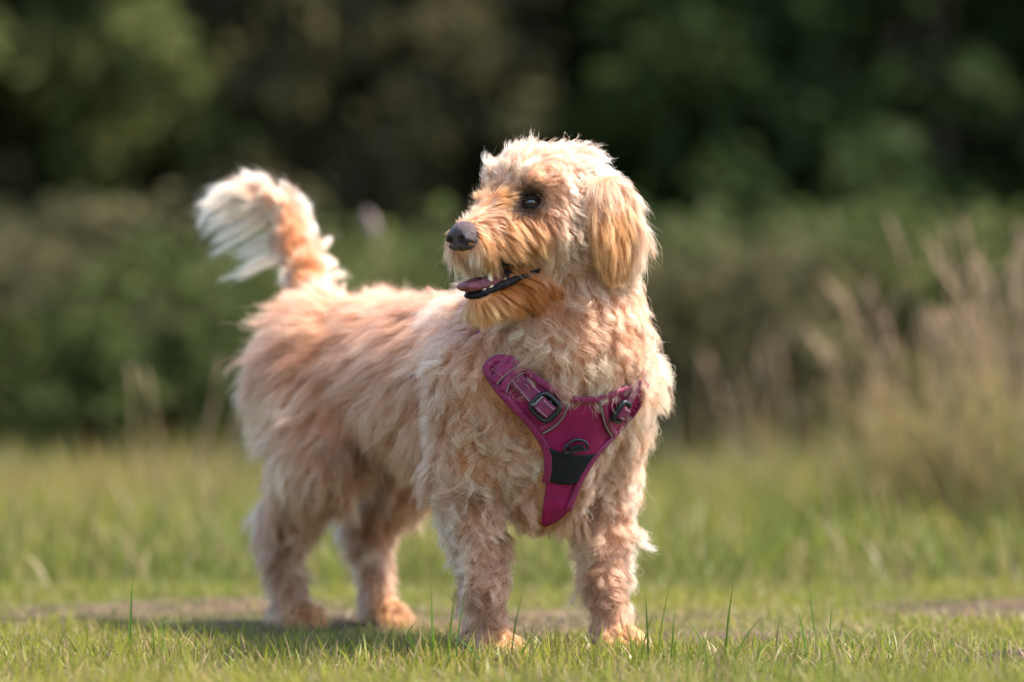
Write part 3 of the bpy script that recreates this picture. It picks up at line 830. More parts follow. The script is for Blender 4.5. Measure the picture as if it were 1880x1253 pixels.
def piping(pts, rad=0.0013, off=H_OFF + 0.005, mat=None, name='reflective_piping'):
    pts = resample(smooth_path(pts, 60), 26)
    P = lay(pts[:, 0], pts[:, 1], off)
    for _ in range(5): P[1:-1, 1] = 0.25 * P[:-2, 1] + 0.5 * P[1:-1, 1] + 0.25 * P[2:, 1]
    V, q = tube(P, rad, 6)
    return mesh_py(name, V, q, mat or M_GREY, harness)
piping([(1043, 738), (1036, 762), (1020, 782), (996, 797)])
piping([(1102, 740), (1107, 765), (1113, 785), (1124, 803)])
piping([(949, 672), (930, 686), (911, 706)])
piping([(962, 684), (938, 700), (929, 722)])
edge_band('strap_edging', [(1038, 737), (1030, 760), (1014, 778), (990, 790)], 0.0075, 20, H_OFF + 0.0035)
edge_band('strap_edging', [(1107, 739), (1112, 764), (1119, 784), (1130, 798)], 0.0075, 20, H_OFF + 0.0035)
edge_band('strap_keeper', [(941, 668), (922, 684), (905, 702)], 0.013, 14, H_OFF + 0.0045)
edge_band('strap_keeper', [(956, 680), (934, 697), (922, 718)], 0.010, 14, H_OFF + 0.0045)
edge_band('webbing', [(915, 668), (945, 696), (972, 722), (1000, 746)], 0.022, 24, H_OFF + 0.004, M_WEB)
edge_band('webbing', [(1142, 756), (1158, 732), (1176, 708)], 0.020, 20, H_OFF + 0.004, M_WEB)

# stitching: separate short threads along the webbing
def stitches(p0, p1, n):
    vs, qs = [], []
    for i in range(n):
        t0 = (i + 0.2) / n; t1 = (i + 0.62) / n
        a = np.array(p0) + (np.array(p1) - p0) * t0; b = np.array(p0) + (np.array(p1) - p0) * t1
        P = lay([a[0], b[0]], [a[1], b[1]], H_OFF + 0.0068)
        V, q = tube(resample(P, 3), 0.0009, 5)
        o = sum(len(v) for v in vs); vs.append(V); qs += [tuple(j + o for j in f) for f in q]
    o = mesh_py('stitching', np.vstack(vs), qs, M_THREAD, harness)
    o['kind'] = 'stuff'
stitches((944, 704), (974, 738), 9)
stitches((968, 698), (992, 722), 7)

# buckles: rounded frame with the webbing looped over its middle bar
def buckle(cx, cy, ang, wpx, hpx, text=None):
    c = lay(np.array([cx]), np.array([cy]), H_OFF + 0.009)[0]
    n = outward(c[None])[0]
    e1 = at(cx + math.cos(ang) * 10, cy + math.sin(ang) * 10, c[1]) - at(cx, cy, c[1])
    u = unit(e1 - (e1 @ n) * n); v = unit(np.cross(n, u))
    if v[2] < 0: v = -v
    px = c[1] / F_PX
    w, h = wpx * px, hpx * px
    th = np.linspace(0, 2 * np.pi, 40, endpoint=False)
    def sup(t, k): return np.sign(t) * np.abs(t) ** k
    ring = c + np.outer(sup(np.cos(th), 0.55) * w * 0.43, u) + np.outer(sup(np.sin(th), 0.55) * h * 0.43, v)
    V, q = tube(ring, 0.0038, 8, closed=True, up=n)
    fr = mesh_py('buckle', V, q, M_PLAST, harness)
    V, q = tube(resample([c - u * w * 0.4, c + u * w * 0.4], 4) - n * 0.001, 0.003, 8, up=n)
    mesh_py('bar', V, q, M_PLAST, fr)
    k = np.linspace(-1, 1, 15)
    path = c + np.outer(k * h * 0.30, v) + np.outer((1 - np.abs(k) ** 3) * 0.0055 + 0.001, n)
    S = np.linspace(-0.5, 0.5, 7)
    G = path[None] + (u * w * 0.56)[None, None] * S[:, None, None]
    lw = cloth('webbing_loop', G, M_WEB, fr, 0.003)
    vs, qs = [], []
    for sd in (-0.19, 0.19):
        for i in range(1, 13, 2):
            a = path[i] + u * w * sd + n * 0.0022; b = path[i + 1] + u * w * sd + n * 0.0022
            V, q = tube(resample([a, b], 3), 0.0007, 5); o = sum(len(x) for x in vs); vs.append(V); qs += [tuple(j + o for j in f) for f in q]
    st = mesh_py('stitching', np.vstack(vs), qs, M_THREAD, fr); st['kind'] = 'stuff'
    back_ = c + np.outer(sup(np.cos(th), 0.55) * w * 0.46, u) + np.outer(sup(np.sin(th), 0.55) * h * 0.46, v) - n * 0.003
    V = np.vstack([back_, back_ - n * 0.002, [c - n * 0.003]])
    qs = [(i, (i + 1) % 40, 40 + (i + 1) % 40, 40 + i) for i in range(40)] + [(i, (i + 1) % 40, 80, i) for i in range(40)]
    mesh_py('backing', V, qs, M_BLACK, fr)
    return c, u, v, n, w, h, fr

# the lettering on the buckle's edge
def lettering(text, c, u, v, n, size, parent):
    fc = bpy.data.curves.new('lettering', 'FONT'); fc.body = text; fc.size = size; fc.align_x = 'CENTER'; fc.align_y = 'CENTER'; fc.extrude = 0.0002
    to = bpy.data.objects.new('lettering_curve', fc); C.objects.link(to)
    bpy.context.view_layer.update()
    me = bpy.data.meshes.new_from_object(to.evaluated_get(bpy.context.evaluated_depsgraph_get()))
    bpy.data.objects.remove(to)
    M = Matrix(((u[0], v[0], n[0], c[0]), (u[1], v[1], n[1], c[1]), (u[2], v[2], n[2], c[2]), (0, 0, 0, 1)))
    me.transform(M); me.materials.clear(); me.materials.append(principled('printed lettering', (0.55, 0.55, 0.5), 0.6, (300, 0.1)))
    o = bpy.data.objects.new('lettering', me); C.objects.link(o); o.parent = parent
    o.matrix_parent_inverse = Matrix.Translation(-Vector(parent_origin(parent)))
A45 = math.radians(-47)
bc = buckle(1001, 748, A45, 50, 52)
c, u, v, n, w, h, fr = bc
lettering('Truelove', c + v * h * 0.37 * (1 if (v[0] < 0) else -1) + n * 0.0045, u, v, n, 0.0052, fr)
buckle(1141, 757, math.radians(-62), 46, 34)

# D ring with its sewn tab
def d_ring():
    c = lay(np.array([1057.0]), np.array([826.0]), H_OFF + 0.009)[0]; px = c[1] / F_PX
    n = outward(c[None])[0]; u = unit(np.array([1, 0, 0]) - n[0] * n); v = unit(np.cross(n, u)); v = v if v[2] > 0 else -v
    th = np.linspace(-0.15, math.pi + 0.15, 24)
    ring = c + np.outer(np.cos(th) * 23 * px, u) + np.outer(np.sin(th) * 20 * px, v)
    ring = np.vstack([ring, resample([ring[-1], ring[0]], 12)[1:-1]])
    V, q = tube(ring, 0.0024, 8, closed=True, up=n)
    o = mesh_py('lead_ring', V, q, M_PLAST, harness)
    P = resample([c - u * 15 * px + v * 2 * px, c + u * 15 * px + v * 2 * px], 8)
    band('ring_tab', P, 0.009, M_BLACK, harness, n, 0.004)
d_ring()

# straps over the shoulders to the back, and the girth strap buried in the coat
def level(P, off):
    P = np.array(P, float)
    for _ in range(12):
        P -= outward(P) * ((TRUNK.value(P) - off) * 0.8)[:, None]
    return P
for s, start in ((-1, at(904, 676, 5.40)), (1, at(1184, 706, 5.42))):
    pth = smooth_path([start, dog(0.0, s * 0.105, 0.485), dog(-0.06, s * 0.07, 0.525), dog(-0.12, s * 0.02, 0.53)], 24)
    P = level(pth, 0.003)
    band('shoulder_strap', P, 0.030, M_MAG, harness, outward(P))
ang = np.linspace(0, 2 * np.pi, 61)
P = level(np.stack([dog(-0.165, 0.16 * math.sin(a), 0.37 + 0.17 * math.cos(a)) for a in ang]), 0.0065)
_, G = band('girth_strap', P, 0.024, M_MAG, harness, outward(P))

hp = np.vstack(HARN_PTS)
kd = KDTree(len(hp))
for i, p in enumerate(hp): kd.insert(p, i)
kd.balance()
near = np.array([kd.find(p)[2] if 4.9 < p[1] < 5.75 and p[2] > 0.12 else 1.0 for p in bv])
mask = mask * soft(near, 0.0128, 0.0160)

# ------------------------------------------------------------------ skin mesh of the body
skin = np.tile(np.array([0.42, 0.24, 0.15]), (len(bv), 1))
skin = 0.6 * props['root'] + 0.4 * skin
skin[mouth] = (0.030, 0.010, 0.011)
for e in EYES:
    k = (1 - soft(np.linalg.norm(bv - e, axis=1), 0.018, 0.030))[:, None]
    skin = skin * (1 - k) + np.array([0.030, 0.014, 0.010]) * k
m_skin, nt, out = mat_new('dog skin tinted')
a_ = nt.nodes.new('ShaderNodeAttribute'); a_.attribute_name = 'tint'
p_ = nt.nodes.new('ShaderNodeBsdfPrincipled'); p_.inputs['Roughness'].default_value = 0.65
nt.links.new(a_.outputs['Color'], p_.inputs['Base Color']); nt.links.new(p_.outputs[0], out.inputs['Surface'])
body = mesh_np('body', bv, bq, m_skin, dog_root, colors=skin)

# coat in three parts: trunk and legs, tail, head
tailp = smooth_path(TAIL, 30)[8:]
dt = np.min(np.linalg.norm(bv[:, None] - tailp[None], axis=2), axis=1)
z_tail = (dt < 0.045) & (((bv - OD) @ HD) < -0.60)
z_head = ((hx[:, 2] > -0.115) & (np.linalg.norm(hx - np.array([0.03, 0, -0.03]), axis=1) < 0.17)) | ((hx[:, 0] > 0.03) & (np.linalg.norm(hx - np.array([0.06, 0, -0.08]), axis=1) < 0.13))
z_head &= bv[:, 1] < 5.55
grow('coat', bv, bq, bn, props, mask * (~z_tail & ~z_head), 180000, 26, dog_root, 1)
grow('tail_plume', bv, bq, bn, props, mask * z_tail, 13000, 60, dog_root, 2)
feather = {k: v.copy() for k, v in props.items()}
feather['length'][:] = 0.100; feather['lift'][:] = 0.42; feather['clump'][:] = 0.95; feather['grav'][:] = 0.12; feather['curl'][:] = 0.006
feather['d'] = unit(np.tile([-1.0, 0.0, -0.38], (len(bv), 1))); feather['root'][:] = CREAM; feather['tip'][:] = PALE; feather['rad'][:] = 0.00030
lock_at = smooth_path(TAIL, 40)[12:36:2] + np.array([-0.022, 0.0, 0.0]) + np.random.default_rng(8).normal(0, 0.006, (12, 3))
dl = np.min(np.linalg.norm(bv[:, None] - lock_at[None], axis=2), axis=1)
grow('tail_feathers', bv, bq, bn, feather, mask * (z_tail & (bn[:, 0] < -0.1) & (dl < 0.014)), 800, 20, dog_root, 12, frizz=0.0016, js=1.1)
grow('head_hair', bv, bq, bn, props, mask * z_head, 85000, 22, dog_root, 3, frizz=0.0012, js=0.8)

# ------------------------------------------------------------------ ears
def build_ear(s):
    E = Field()
    pts = [head(-0.024, s * 0.058, 0.016), head(-0.038, s * 0.084, -0.004), head(-0.046, s * 0.092, -0.045), head(-0.047, s * 0.092, -0.085)]
    rr = [0.015, 0.021, 0.026, 0.019]
    for i in range(3):
        E.cone(pts[i], rr[i], pts[i + 1], rr[i + 1], 0.02, flat=(LH, 0.30))
    V, Q = E.mesh(0.0035)
    N = vertex_normals(V, Q)
    A = []
    def ef(pos, d, length, lift, root, tip, curl=0.0015, turns=0.6, dens=1.0, clump=0.5):
        A.append(dict(pos=np.array(pos), d=unit(d), length=length, lift=lift, curl=curl, turns=turns, clump=clump, root=root, tip=tip, dens=dens, grav=0.35, rad=0.00026, reach=1.0))
    for k, (c_, root, tip, ln) in enumerate(((0.02, APR, CREAM, 0.046), (-0.01, ORA, HONEY, 0.050), (-0.045, ORA, HONEY, 0.050), (-0.08, ORA, HONEY, 0.036), (-0.10, ORA, HONEY, 0.022))):
        for a_off in (-0.035, 0.0, 0.035):
            for side in (0.02, -0.02):
                dirn = -UP + FH * (0.02 if a_off > 0 else -0.02 if a_off < 0 else 0.0) + LH * s * 0.02
                rt, tp = (root, tip) if a_off >= 0 else (APR, CREAM)
                ef(head(-0.044 + a_off, s * (0.090 + side), c_), dirn, ln * (1.15 if a_off < 0 else 1.0), 0.16 if side > 0 else 0.08, rt, tp, curl=0.005 if a_off < 0 else 0.0022)
    Pp = spread(V, N, A)
    o = mesh_np('ear', V, Q, M_SKIN, dog_root)
    grow('ear_hair', V, Q, N, Pp, np.ones(len(V)), 22000, 30, o, 20 + s, frizz=0.0016, js=0.6)
for s in (1, -1): build_ear(s)

# ------------------------------------------------------------------ nose, eyes, mouth
M_NOSE = principled('nose leather', (0.058, 0.030, 0.029), 0.42, (140, 0.35), (620, 1.0), 0.45)
M_NOSE.node_tree.nodes['Bump'].inputs['Distance'].default_value = 0.003
M_LIP = principled('black lip', (0.010, 0.007, 0.008), 0.55, (120, 0.4), (260, 0.9), 0.22)
M_LID = principled('dark eyelid', (0.016, 0.009, 0.008), 0.65, (200, 0.3), (500, 0.6), 0.2)
M_TONGUE = principled('tongue', (0.22, 0.055, 0.070), 0.38, (160, 0.35), (800, 1.0), 0.5, sss=0.3)
M_TONGUE.node_tree.nodes['Bump'].inputs['Distance'].default_value = 0.002
M_TOOTH = principled('tooth enamel', (0.72, 0.58, 0.36), 0.30, (120, 0.1), None, 0.5)

NF = Field()
NF.ell(head(0.156, 0, -0.049), AX_H, (0.0205, 0.0225, 0.0170), 0.01)
for s in (-1, 1): NF.ell(head(0.159, s * 0.0145, -0.0580), AX_H, (0.0165, 0.0125, 0.0145), 0.006)
NF.cone(head(0.164, 0, -0.064), 0.0085, head(0.156, 0, -0.069), 0.0060, 0.010)
for s in (-1, 1):
    NF.cut_ell(head(0.1740, s * 0.0115, -0.0590), AX_H, (0.0085, 0.0062, 0.0060), 0.003)
    NF.cut_ell(head(0.1680, s * 0.0210, -0.0635), AX_H, (0.0100, 0.0070, 0.0030), 0.002)
NF.cut_ell(head(0.179, 0, -0.068), AX_H, (0.006, 0.0010, 0.016), 0.002)
nv_, nq_ = NF.mesh(0.0011)
mesh_np('nose', nv_, nq_, M_NOSE, dog_root)

def eye_mat():
    m, nt, out = mat_new('brown eye')
    p = nt.nodes.new('ShaderNodeBsdfPrincipled'); p.inputs['Roughness'].default_value = 0.04; p.inputs['Coat Weight'].default_value = 1.0; p.inputs['Coat Roughness'].default_value = 0.02
    tc = nt.nodes.new('ShaderNodeTexCoord'); sx = nt.nodes.new('ShaderNodeSeparateXYZ')
    nt.links.new(tc.outputs['Object'], sx.inputs[0])
    mr = nt.nodes.new('ShaderNodeMath'); mr.operation = 'DIVIDE'; mr.inputs[1].default_value = 0.0120
    nt.links.new(sx.outputs['Z'], mr.inputs[0])
    r = nt.nodes.new('ShaderNodeValToRGB'); e = r.color_ramp.elements
    e[0].position = 0.0; e[0].color = (0.06, 0.03, 0.025, 1)
    e[1].position = 1.0; e[1].color = (0.003, 0.002, 0.002, 1)
    for pos, col in ((0.62, (0.02, 0.010, 0.008)), (0.70, (0.11, 0.045, 0.018)), (0.88, (0.13, 0.055, 0.022)), (0.915, (0.003, 0.002, 0.002))):
        x = e.new(pos); x.color = (*col, 1)
    nt.links.new(mr.outputs[0], r.inputs['Fac']); nt.links.new(r.outputs['Color'], p.inputs['Base Color'])
    nt.links.new(p.outputs[0], out.inputs['Surface'])
    return m
M_EYE = eye_mat()
for s in (-1, 1):
    ctr = head(0.0655, s * 0.0335, -0.0050)
    bm = bmesh.new(); bmesh.ops.create_uvsphere(bm, u_segments=32, v_segments=20, radius=0.0120)
    me = bpy.data.meshes.new('eye'); bm.to_mesh(me); bm.free()
    for p in me.polygons: p.use_smooth = True
    me.materials.append(M_EYE)
    o = bpy.data.objects.new('eye', me); C.objects.link(o); o.parent = dog_root
    gaze = Vector(FH * 0.62 + LH * s * 0.78 + UP * 0.05)
    o.matrix_basis = Matrix.Translation(Vector(ctr)) @ gaze.to_track_quat('Z', 'Y').to_matrix().to_4x4()
    o.matrix_parent_inverse = Matrix.Translation(-Vector(OD))
    # dark eyelid rim
    g = np.array(unit(FH * 0.55 + LH * s * 0.83)); e1 = unit(np.cross(UP, g)); e2 = np.cross(g, e1)
    th = np.linspace(0, 2 * np.pi, 36, endpoint=False)
    x, y = np.cos(th) * 0.0120, np.sin(th) * np.abs(np.sin(th)) ** 0.35 * np.where(np.sin(th) > 0, 0.0062, 0.0066)
    rr = 0.0128
    ring = ctr + np.outer(x, e1) + np.outer(y, e2) + np.outer(np.sqrt(np.maximum(rr ** 2 - x ** 2 - y ** 2, 0)), g)
    V, q = tube(ring, 0.0031, 8, closed=True, up=g)
    lid = mesh_py('eyelid', V, q, M_LID, dog_root)

# lower lip
for s in (-1, 1):
    P = smooth_path([head(0.146, 0, -0.134), head(0.138, s * 0.014, -0.132), head(0.118, s * 0.0240, -0.1225), head(0.092, s * 0.0320, -0.1120), head(0.070, s * 0.0400, -0.1035), head(0.054, s * 0.0425, -0.0965)], 26)
    V, q = tube(P, np.interp(np.linspace(0, 1, 26), [0, 0.3, 0.55, 0.8, 1], [0.0046, 0.0051, 0.0052, 0.0036, 0.0016]) * (1 + 0.16 * np.sin(np.linspace(0, 16, 26))), 10)
    V = V + np.random.default_rng(4).normal(0, 0.0006, V.shape)
    mesh_py('lower_lip', V, q, M_LIP, dog_root)
    P = smooth_path([head(0.124, s * 0.018, -0.0850), head(0.112, s * 0.022, -0.0885), head(0.092, s * 0.026, -0.0900), head(0.070, s * 0.028, -0.0920)], 20)
    V, q = tube(P, 0.0034, 8)
    mesh_py('upper_lip', V, q, M_LIP, dog_root)
# tongue with a shallow hollow
TF = Field()
TF.cone(head(0.07, 0, -0.109), 0.015, head(0.120, 0.001, -0.116), 0.018, 0.01, flat=(UP, 0.42))
TF.cone(head(0.120, 0.001, -0.116), 0.018, head(0.150, 0.002, -0.122), 0.0180, 0.01, flat=(UP, 0.42))
TF.cut_ell(head(0.130, 0.002, -0.107), AX_H, (0.045, 0.0105, 0.0100), 0.006)
tv, tq = TF.mesh(0.0014)
mesh_np('tongue', tv, tq, M_TONGUE, dog_root)
def tooth(base, tip, r):
    P = smooth_path([base, (np.array(base) + tip) / 2 + FH * 0.0012, tip], 8)
    V, q = tube(P, r * np.array([1.0, 1.05, 1.0, 0.9, 0.75, 0.58, 0.38, 0.12]), 10)
    mesh_py('tooth', V, q, M_TOOTH, dog_root)
for s in (-1, 1):
    tooth(head(0.124, s * 0.0185, -0.128), head(0.129, s * 0.0210, -0.0990), 0.0048)
    tooth(head(0.133, s * 0.0150, -0.129), head(0.137, s * 0.0160, -0.1150), 0.0036)
    for a in (0.100, 0.085): tooth(head(a, s * 0.020, -0.119), head(a, s * 0.021, -0.109), 0.0035)

# ------------------------------------------------------------------ grass
M_GRASS = leaf_mat('grass blade', 0.5, 0.45, 0.3)
def blades(name, x, y, z, height, width, col, lean, seed, segs=3, kind='stuff', curve=0.5):
    r = np.random.default_rng(seed); n = len(x)
    az = r.uniform(0, 2 * np.pi, n); fa = r.uniform(0, 2 * np.pi, n)
    ld = np.stack([np.cos(az), np.sin(az), np.zeros(n)], 1); wd = np.stack([np.cos(fa), np.sin(fa), np.zeros(n)], 1)
    t = np.linspace(0, 1, segs + 1)
    base = np.stack([x, y, z - 0.004], 1)
    ctr = base[:, None] + ld[:, None] * (lean * height)[:, None, None] * ((1 - curve) * t + curve * t ** 2)[None, :, None] \
        + UP * (height[:, None] * (t - 0.35 * lean[:, None] * t ** 2))[..., None]
    wv = width[:, None] * np.array([0.8, 1.0, 0.7, 0.05])[None, :] if segs == 3 else width[:, None] * np.interp(t, [0, .3, .7, 1], [0.8, 1, 0.7, 0.05])[None]
    Lf = ctr - wd[:, None] * wv[..., None] * 0.5; Rt = ctr + wd[:, None] * wv[..., None] * 0.5
    V = np.stack([Lf, Rt], 2).reshape(-1, 3)
    m = 2 * (segs + 1)
    o = (np.arange(n) * m)[:, None, None]
    k = np.arange(segs)[None, :, None]
    Fq = (o + np.concatenate([2 * k, 2 * k + 1, 2 * k + 3, 2 * k + 2], -1)).reshape(-1, 4)
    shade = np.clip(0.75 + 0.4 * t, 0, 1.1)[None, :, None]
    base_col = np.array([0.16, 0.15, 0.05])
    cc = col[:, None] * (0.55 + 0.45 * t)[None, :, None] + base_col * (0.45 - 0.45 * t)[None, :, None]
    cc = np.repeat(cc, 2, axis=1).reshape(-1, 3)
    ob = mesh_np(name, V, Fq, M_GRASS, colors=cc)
    if kind: ob['kind'] = kind
    return ob

def grass_colors(n, r, x, y, yellow=0.5):
    g1 = np.array([0.105, 0.165, 0.020]); g2 = np.array([0.27, 0.265, 0.028]); straw = np.array([0.38, 0.27, 0.13])
    k = np.clip(vnoise(x, y, 21, 0.28) * 0.9 + r.normal(0, 0.22, n) + yellow - 0.35, 0, 1)[:, None]
    c = g1 * (1 - k) + g2 * k
    st = r.random(n) < 0.16 + 0.24 * vnoise(x, y, 22, 0.22) ** 1.5
    c[st] = straw * r.uniform(0.6, 1.2, (st.sum(), 1))
    return c * r.uniform(0.75, 1.25, (n, 1))

def scatter(n, x0, x1, y0, y1, r, soilcut=0.78):
    x = r.uniform(x0, x1, n); y = y0 + (y1 - y0) * r.random(n)
    keep = r.random(n) > soil(x, y) * soilcut
    keep &= r.random(n) < 0.20 + 1.0 * vnoise(x, y, 30, 0.13)
    return x[keep], y[keep]

r = np.random.default_rng(5)
x, y = scatter(125000, -1.25, 1.25, 4.45, 6.8, r)
for fx, fy in ((-0.02, 5.30), (0.15, 5.40)):
    x = np.concatenate([x, r.normal(fx, 0.07, 420)]); y = np.concatenate([y, r.normal(fy, 0.05, 420)])
n = len(x); hgt = r.gamma(6, 0.0054, n) * (0.75 + 0.5 * vnoise(x, y, 31, 0.25)) * (1 - 0.6 * soil(x, y)) * np.interp(y, [5.0, 5.35, 5.55, 6.8], [1.0, 1.0, 0.62, 0.75])
o = blades('lawn_grass', x, y, ground_h(x, y), np.clip(hgt * 0.95, 0.008, 0.075), r.uniform(0.0012, 0.0030, n), grass_colors(n, r, x, y, 0.62), r.uniform(0.1, 0.8, n), 6)
set_props(o, 'short yellow green lawn grass around the dog paws', 'grass')
# dead stems lying in the turf
n = 9000; x = r.uniform(-1.25, 1.25, n); y = r.uniform(4.5, 6.4, n)
o = blades('dead_grass', x, y, ground_h(x, y), r.uniform(0.018, 0.045, n), r.uniform(0.0010, 0.0022, n), np.array([0.42, 0.31, 0.18]) * r.uniform(0.5, 1.2, (n, 1)), r.uniform(0.9, 1.8, n), 17)
set_props(o, 'dead straw coloured stems lying in the lawn', 'grass')
x = r.uniform(-3.2, 3.2, 90000); y = r.uniform(2.6, 7.2, 90000)
out_ = ((np.abs(x) > 1.25) | (y < 4.45)) & (r.random(90000) < 0.35 + 0.6 * vnoise(x, y, 30, 0.13))
x, y = x[out_], y[out_]; n = len(x)
o = blades('outer_lawn_grass', x, y, ground_h(x, y), np.clip(r.gamma(6, 0.0054, n), 0.008, 0.07), r.uniform(0.0022, 0.0045, n), grass_colors(n, r, x, y, 0.62), r.uniform(0.1, 0.8, n), 16, segs=2)
set_props(o, 'short lawn grass further out around the dog', 'grass')
x, y = scatter(85000, -4.2, 4.2, 6.8, 11.0, r, 0.8)
n = len(x); dry = np.exp(-(((x + 1.45) / 0.9) ** 2 + ((y - 10.9) / 1.2) ** 2))[:, None]
o = blades('meadow_grass', x, y, ground_h(x, y), r.gamma(5, 0.018, n), r.uniform(0.003, 0.006, n), grass_colors(n, r, x, y, 0.42) * 0.85 * (1 - dry) + np.array([0.30, 0.19, 0.07]) * dry, r.uniform(0.1, 0.8, n), 7)
set_props(o, 'longer soft meadow grass behind the dog', 'grass')
x, y = scatter(70000, -8.0, 8.0, 11.0, 20.0, r, 0.5)
n = len(x)
col = grass_colors(n, r, x, y, 0.6)
dry = np.exp(-(((x + 1.45) / 0.9) ** 2 + ((y - 10.9) / 1.2) ** 2))[:, None]
col = col * (1 - dry) + np.array([0.36, 0.24, 0.08]) * dry
o = blades('far_meadow_grass', x, y, ground_h(x, y), r.gamma(4, 0.016, n) * (0.7 + 0.9 * vnoise(x, y, 33, 0.9)) * 1.0, r.uniform(0.006, 0.012, n), col * (0.8 + 0.5 * vnoise(x, y, 34, 1.1))[:, None], r.uniform(0.1, 0.8, n), 8)
set_props(o, 'far meadow grass in front of the hedge', 'grass')

n = 20000; x = r.uniform(-7.0, 7.0, n); y = r.uniform(10.4, 13.2, n)
k = np.clip(vnoise(x, y, 51, 0.5) + r.normal(0, 0.2, n), 0, 1)[:, None]
col = np.array([0.10, 0.15, 0.028]) * (1 - k) + np.array([0.24, 0.19, 0.07]) * k
o = blades('rough_grass', x, y, ground_h(x, y), r.gamma(6, 0.019, n) * np.clip(0.35 + vnoise(x, y, 52, 0.7), 0.3, 1.2), r.uniform(0.008, 0.016, n), col, r.uniform(0.1, 0.7, n), 9)
set_props(o, 'rough olive and tan grass at the foot of the hedge', 'grass')

# single taller blades and tufts that stand out of the lawn
def tuft(label, px, d, specs, group=None):
    """specs: (dx, height, lean to the right, width)"""
    bx = (px - 940) * d / F_PX
    bz = float(ground_h(bx, d))
    root = empty('grass_tuft', (bx, d, bz), label, 'grass tuft', group)
    for i, (dx, hgt, ln, wd) in enumerate(specs):
        hgt *= 1.28
        rr = np.random.default_rng(int(px) * 7 + i)
        t = np.linspace(0, 1, 8)
        ctr = np.stack([bx + dx + ln * t ** 1.7, d + rr.uniform(-0.02, 0.02) + rr.uniform(-0.02, 0.02) * t, bz - 0.005 + hgt * (t - 0.12 * abs(ln) / hgt * t ** 2)], 1)
        fa = rr.uniform(-0.7, 0.7); wdv = np.array([math.cos(fa), math.sin(fa), 0])
        wv = wd * np.interp(t, [0, 0.25, 0.65, 1], [0.6, 1.0, 0.75, 0.03])
        V = np.concatenate([ctr - wdv * wv[:, None] / 2, ctr + [0, wd * 0.18, 0], ctr + wdv * wv[:, None] / 2])
        q = []
        for j in range(7): q += [(j, j + 8, j + 9, j + 1), (j + 8, j + 16, j + 17, j + 9)]
        g = np.array([0.075, 0.16, 0.022]) * rr.uniform(0.8, 1.5)
        g = g * np.array([rr.uniform(0.9, 1.7), 1, 1])
        mesh_np('blade', V, np.array(q), M_GRASS, root, colors=np.tile(g, (24, 1)))
tuft('tall dark single grass blade standing apart on the lawn', 240, 5.28, [(0, 0.105, 0.006, 0.0042)])
tuft('pair of short upright blades near the tall single blade', 285, 5.25, [(0, 0.055, -0.004, 0.003), (0.012, 0.060, -0.008, 0.003)])
tuft('upright grass blades between the hind paw and forepaw', 795, 5.20, [(0, 0.10, -0.002, 0.0034), (0.02, 0.095, 0.012, 0.0045), (0.03, 0.105, 0.018, 0.0025), (-0.02, 0.06, -0.025, 0.003), (0.01, 0.055, -0.04, 0.003)])
tuft('thin leaning blades beside the curly forepaw with grass arching over it', 930, 5.19, [(0.005, 0.088, 0.016, 0.003), (-0.03, 0.05, -0.05, 0.0035), (0.012, 0.05, 0.03, 0.0035), (0.03, 0.045, 0.02, 0.003)])
tuft('loose grass tuft beside the outer forepaw', 1190, 5.22, [(-0.02, 0.06, -0.012, 0.003), (0.0, 0.085, -0.004, 0.0035), (0.012, 0.10, 0.018, 0.003), (0.03, 0.075, 0.006, 0.003), (-0.012, 0.07, 0.02, 0.003)])
tuft('arching grass tuft in the open lawn beyond the dog', 1330, 5.22, [(0.0, 0.105, 0.012, 0.0035), (-0.02, 0.06, -0.03, 0.003), (0.012, 0.07, 0.045, 0.003), (0.03, 0.055, 0.05, 0.003), (-0.03, 0.05, 0.01, 0.003)])
tuft('fine grass tuft near the bare soil', 1500, 5.35, [(0.0, 0.09, -0.012, 0.003), (0.016, 0.07, 0.006, 0.003), (-0.016, 0.065, -0.014, 0.003)])
tuft('small green tuft at the edge of the dark soil clod', 1840, 5.10, [(0.0, 0.05, 0.012, 0.003), (0.01, 0.055, -0.016, 0.003), (0.02, 0.04, 0.02, 0.003), (-0.012, 0.045, -0.01, 0.003)])

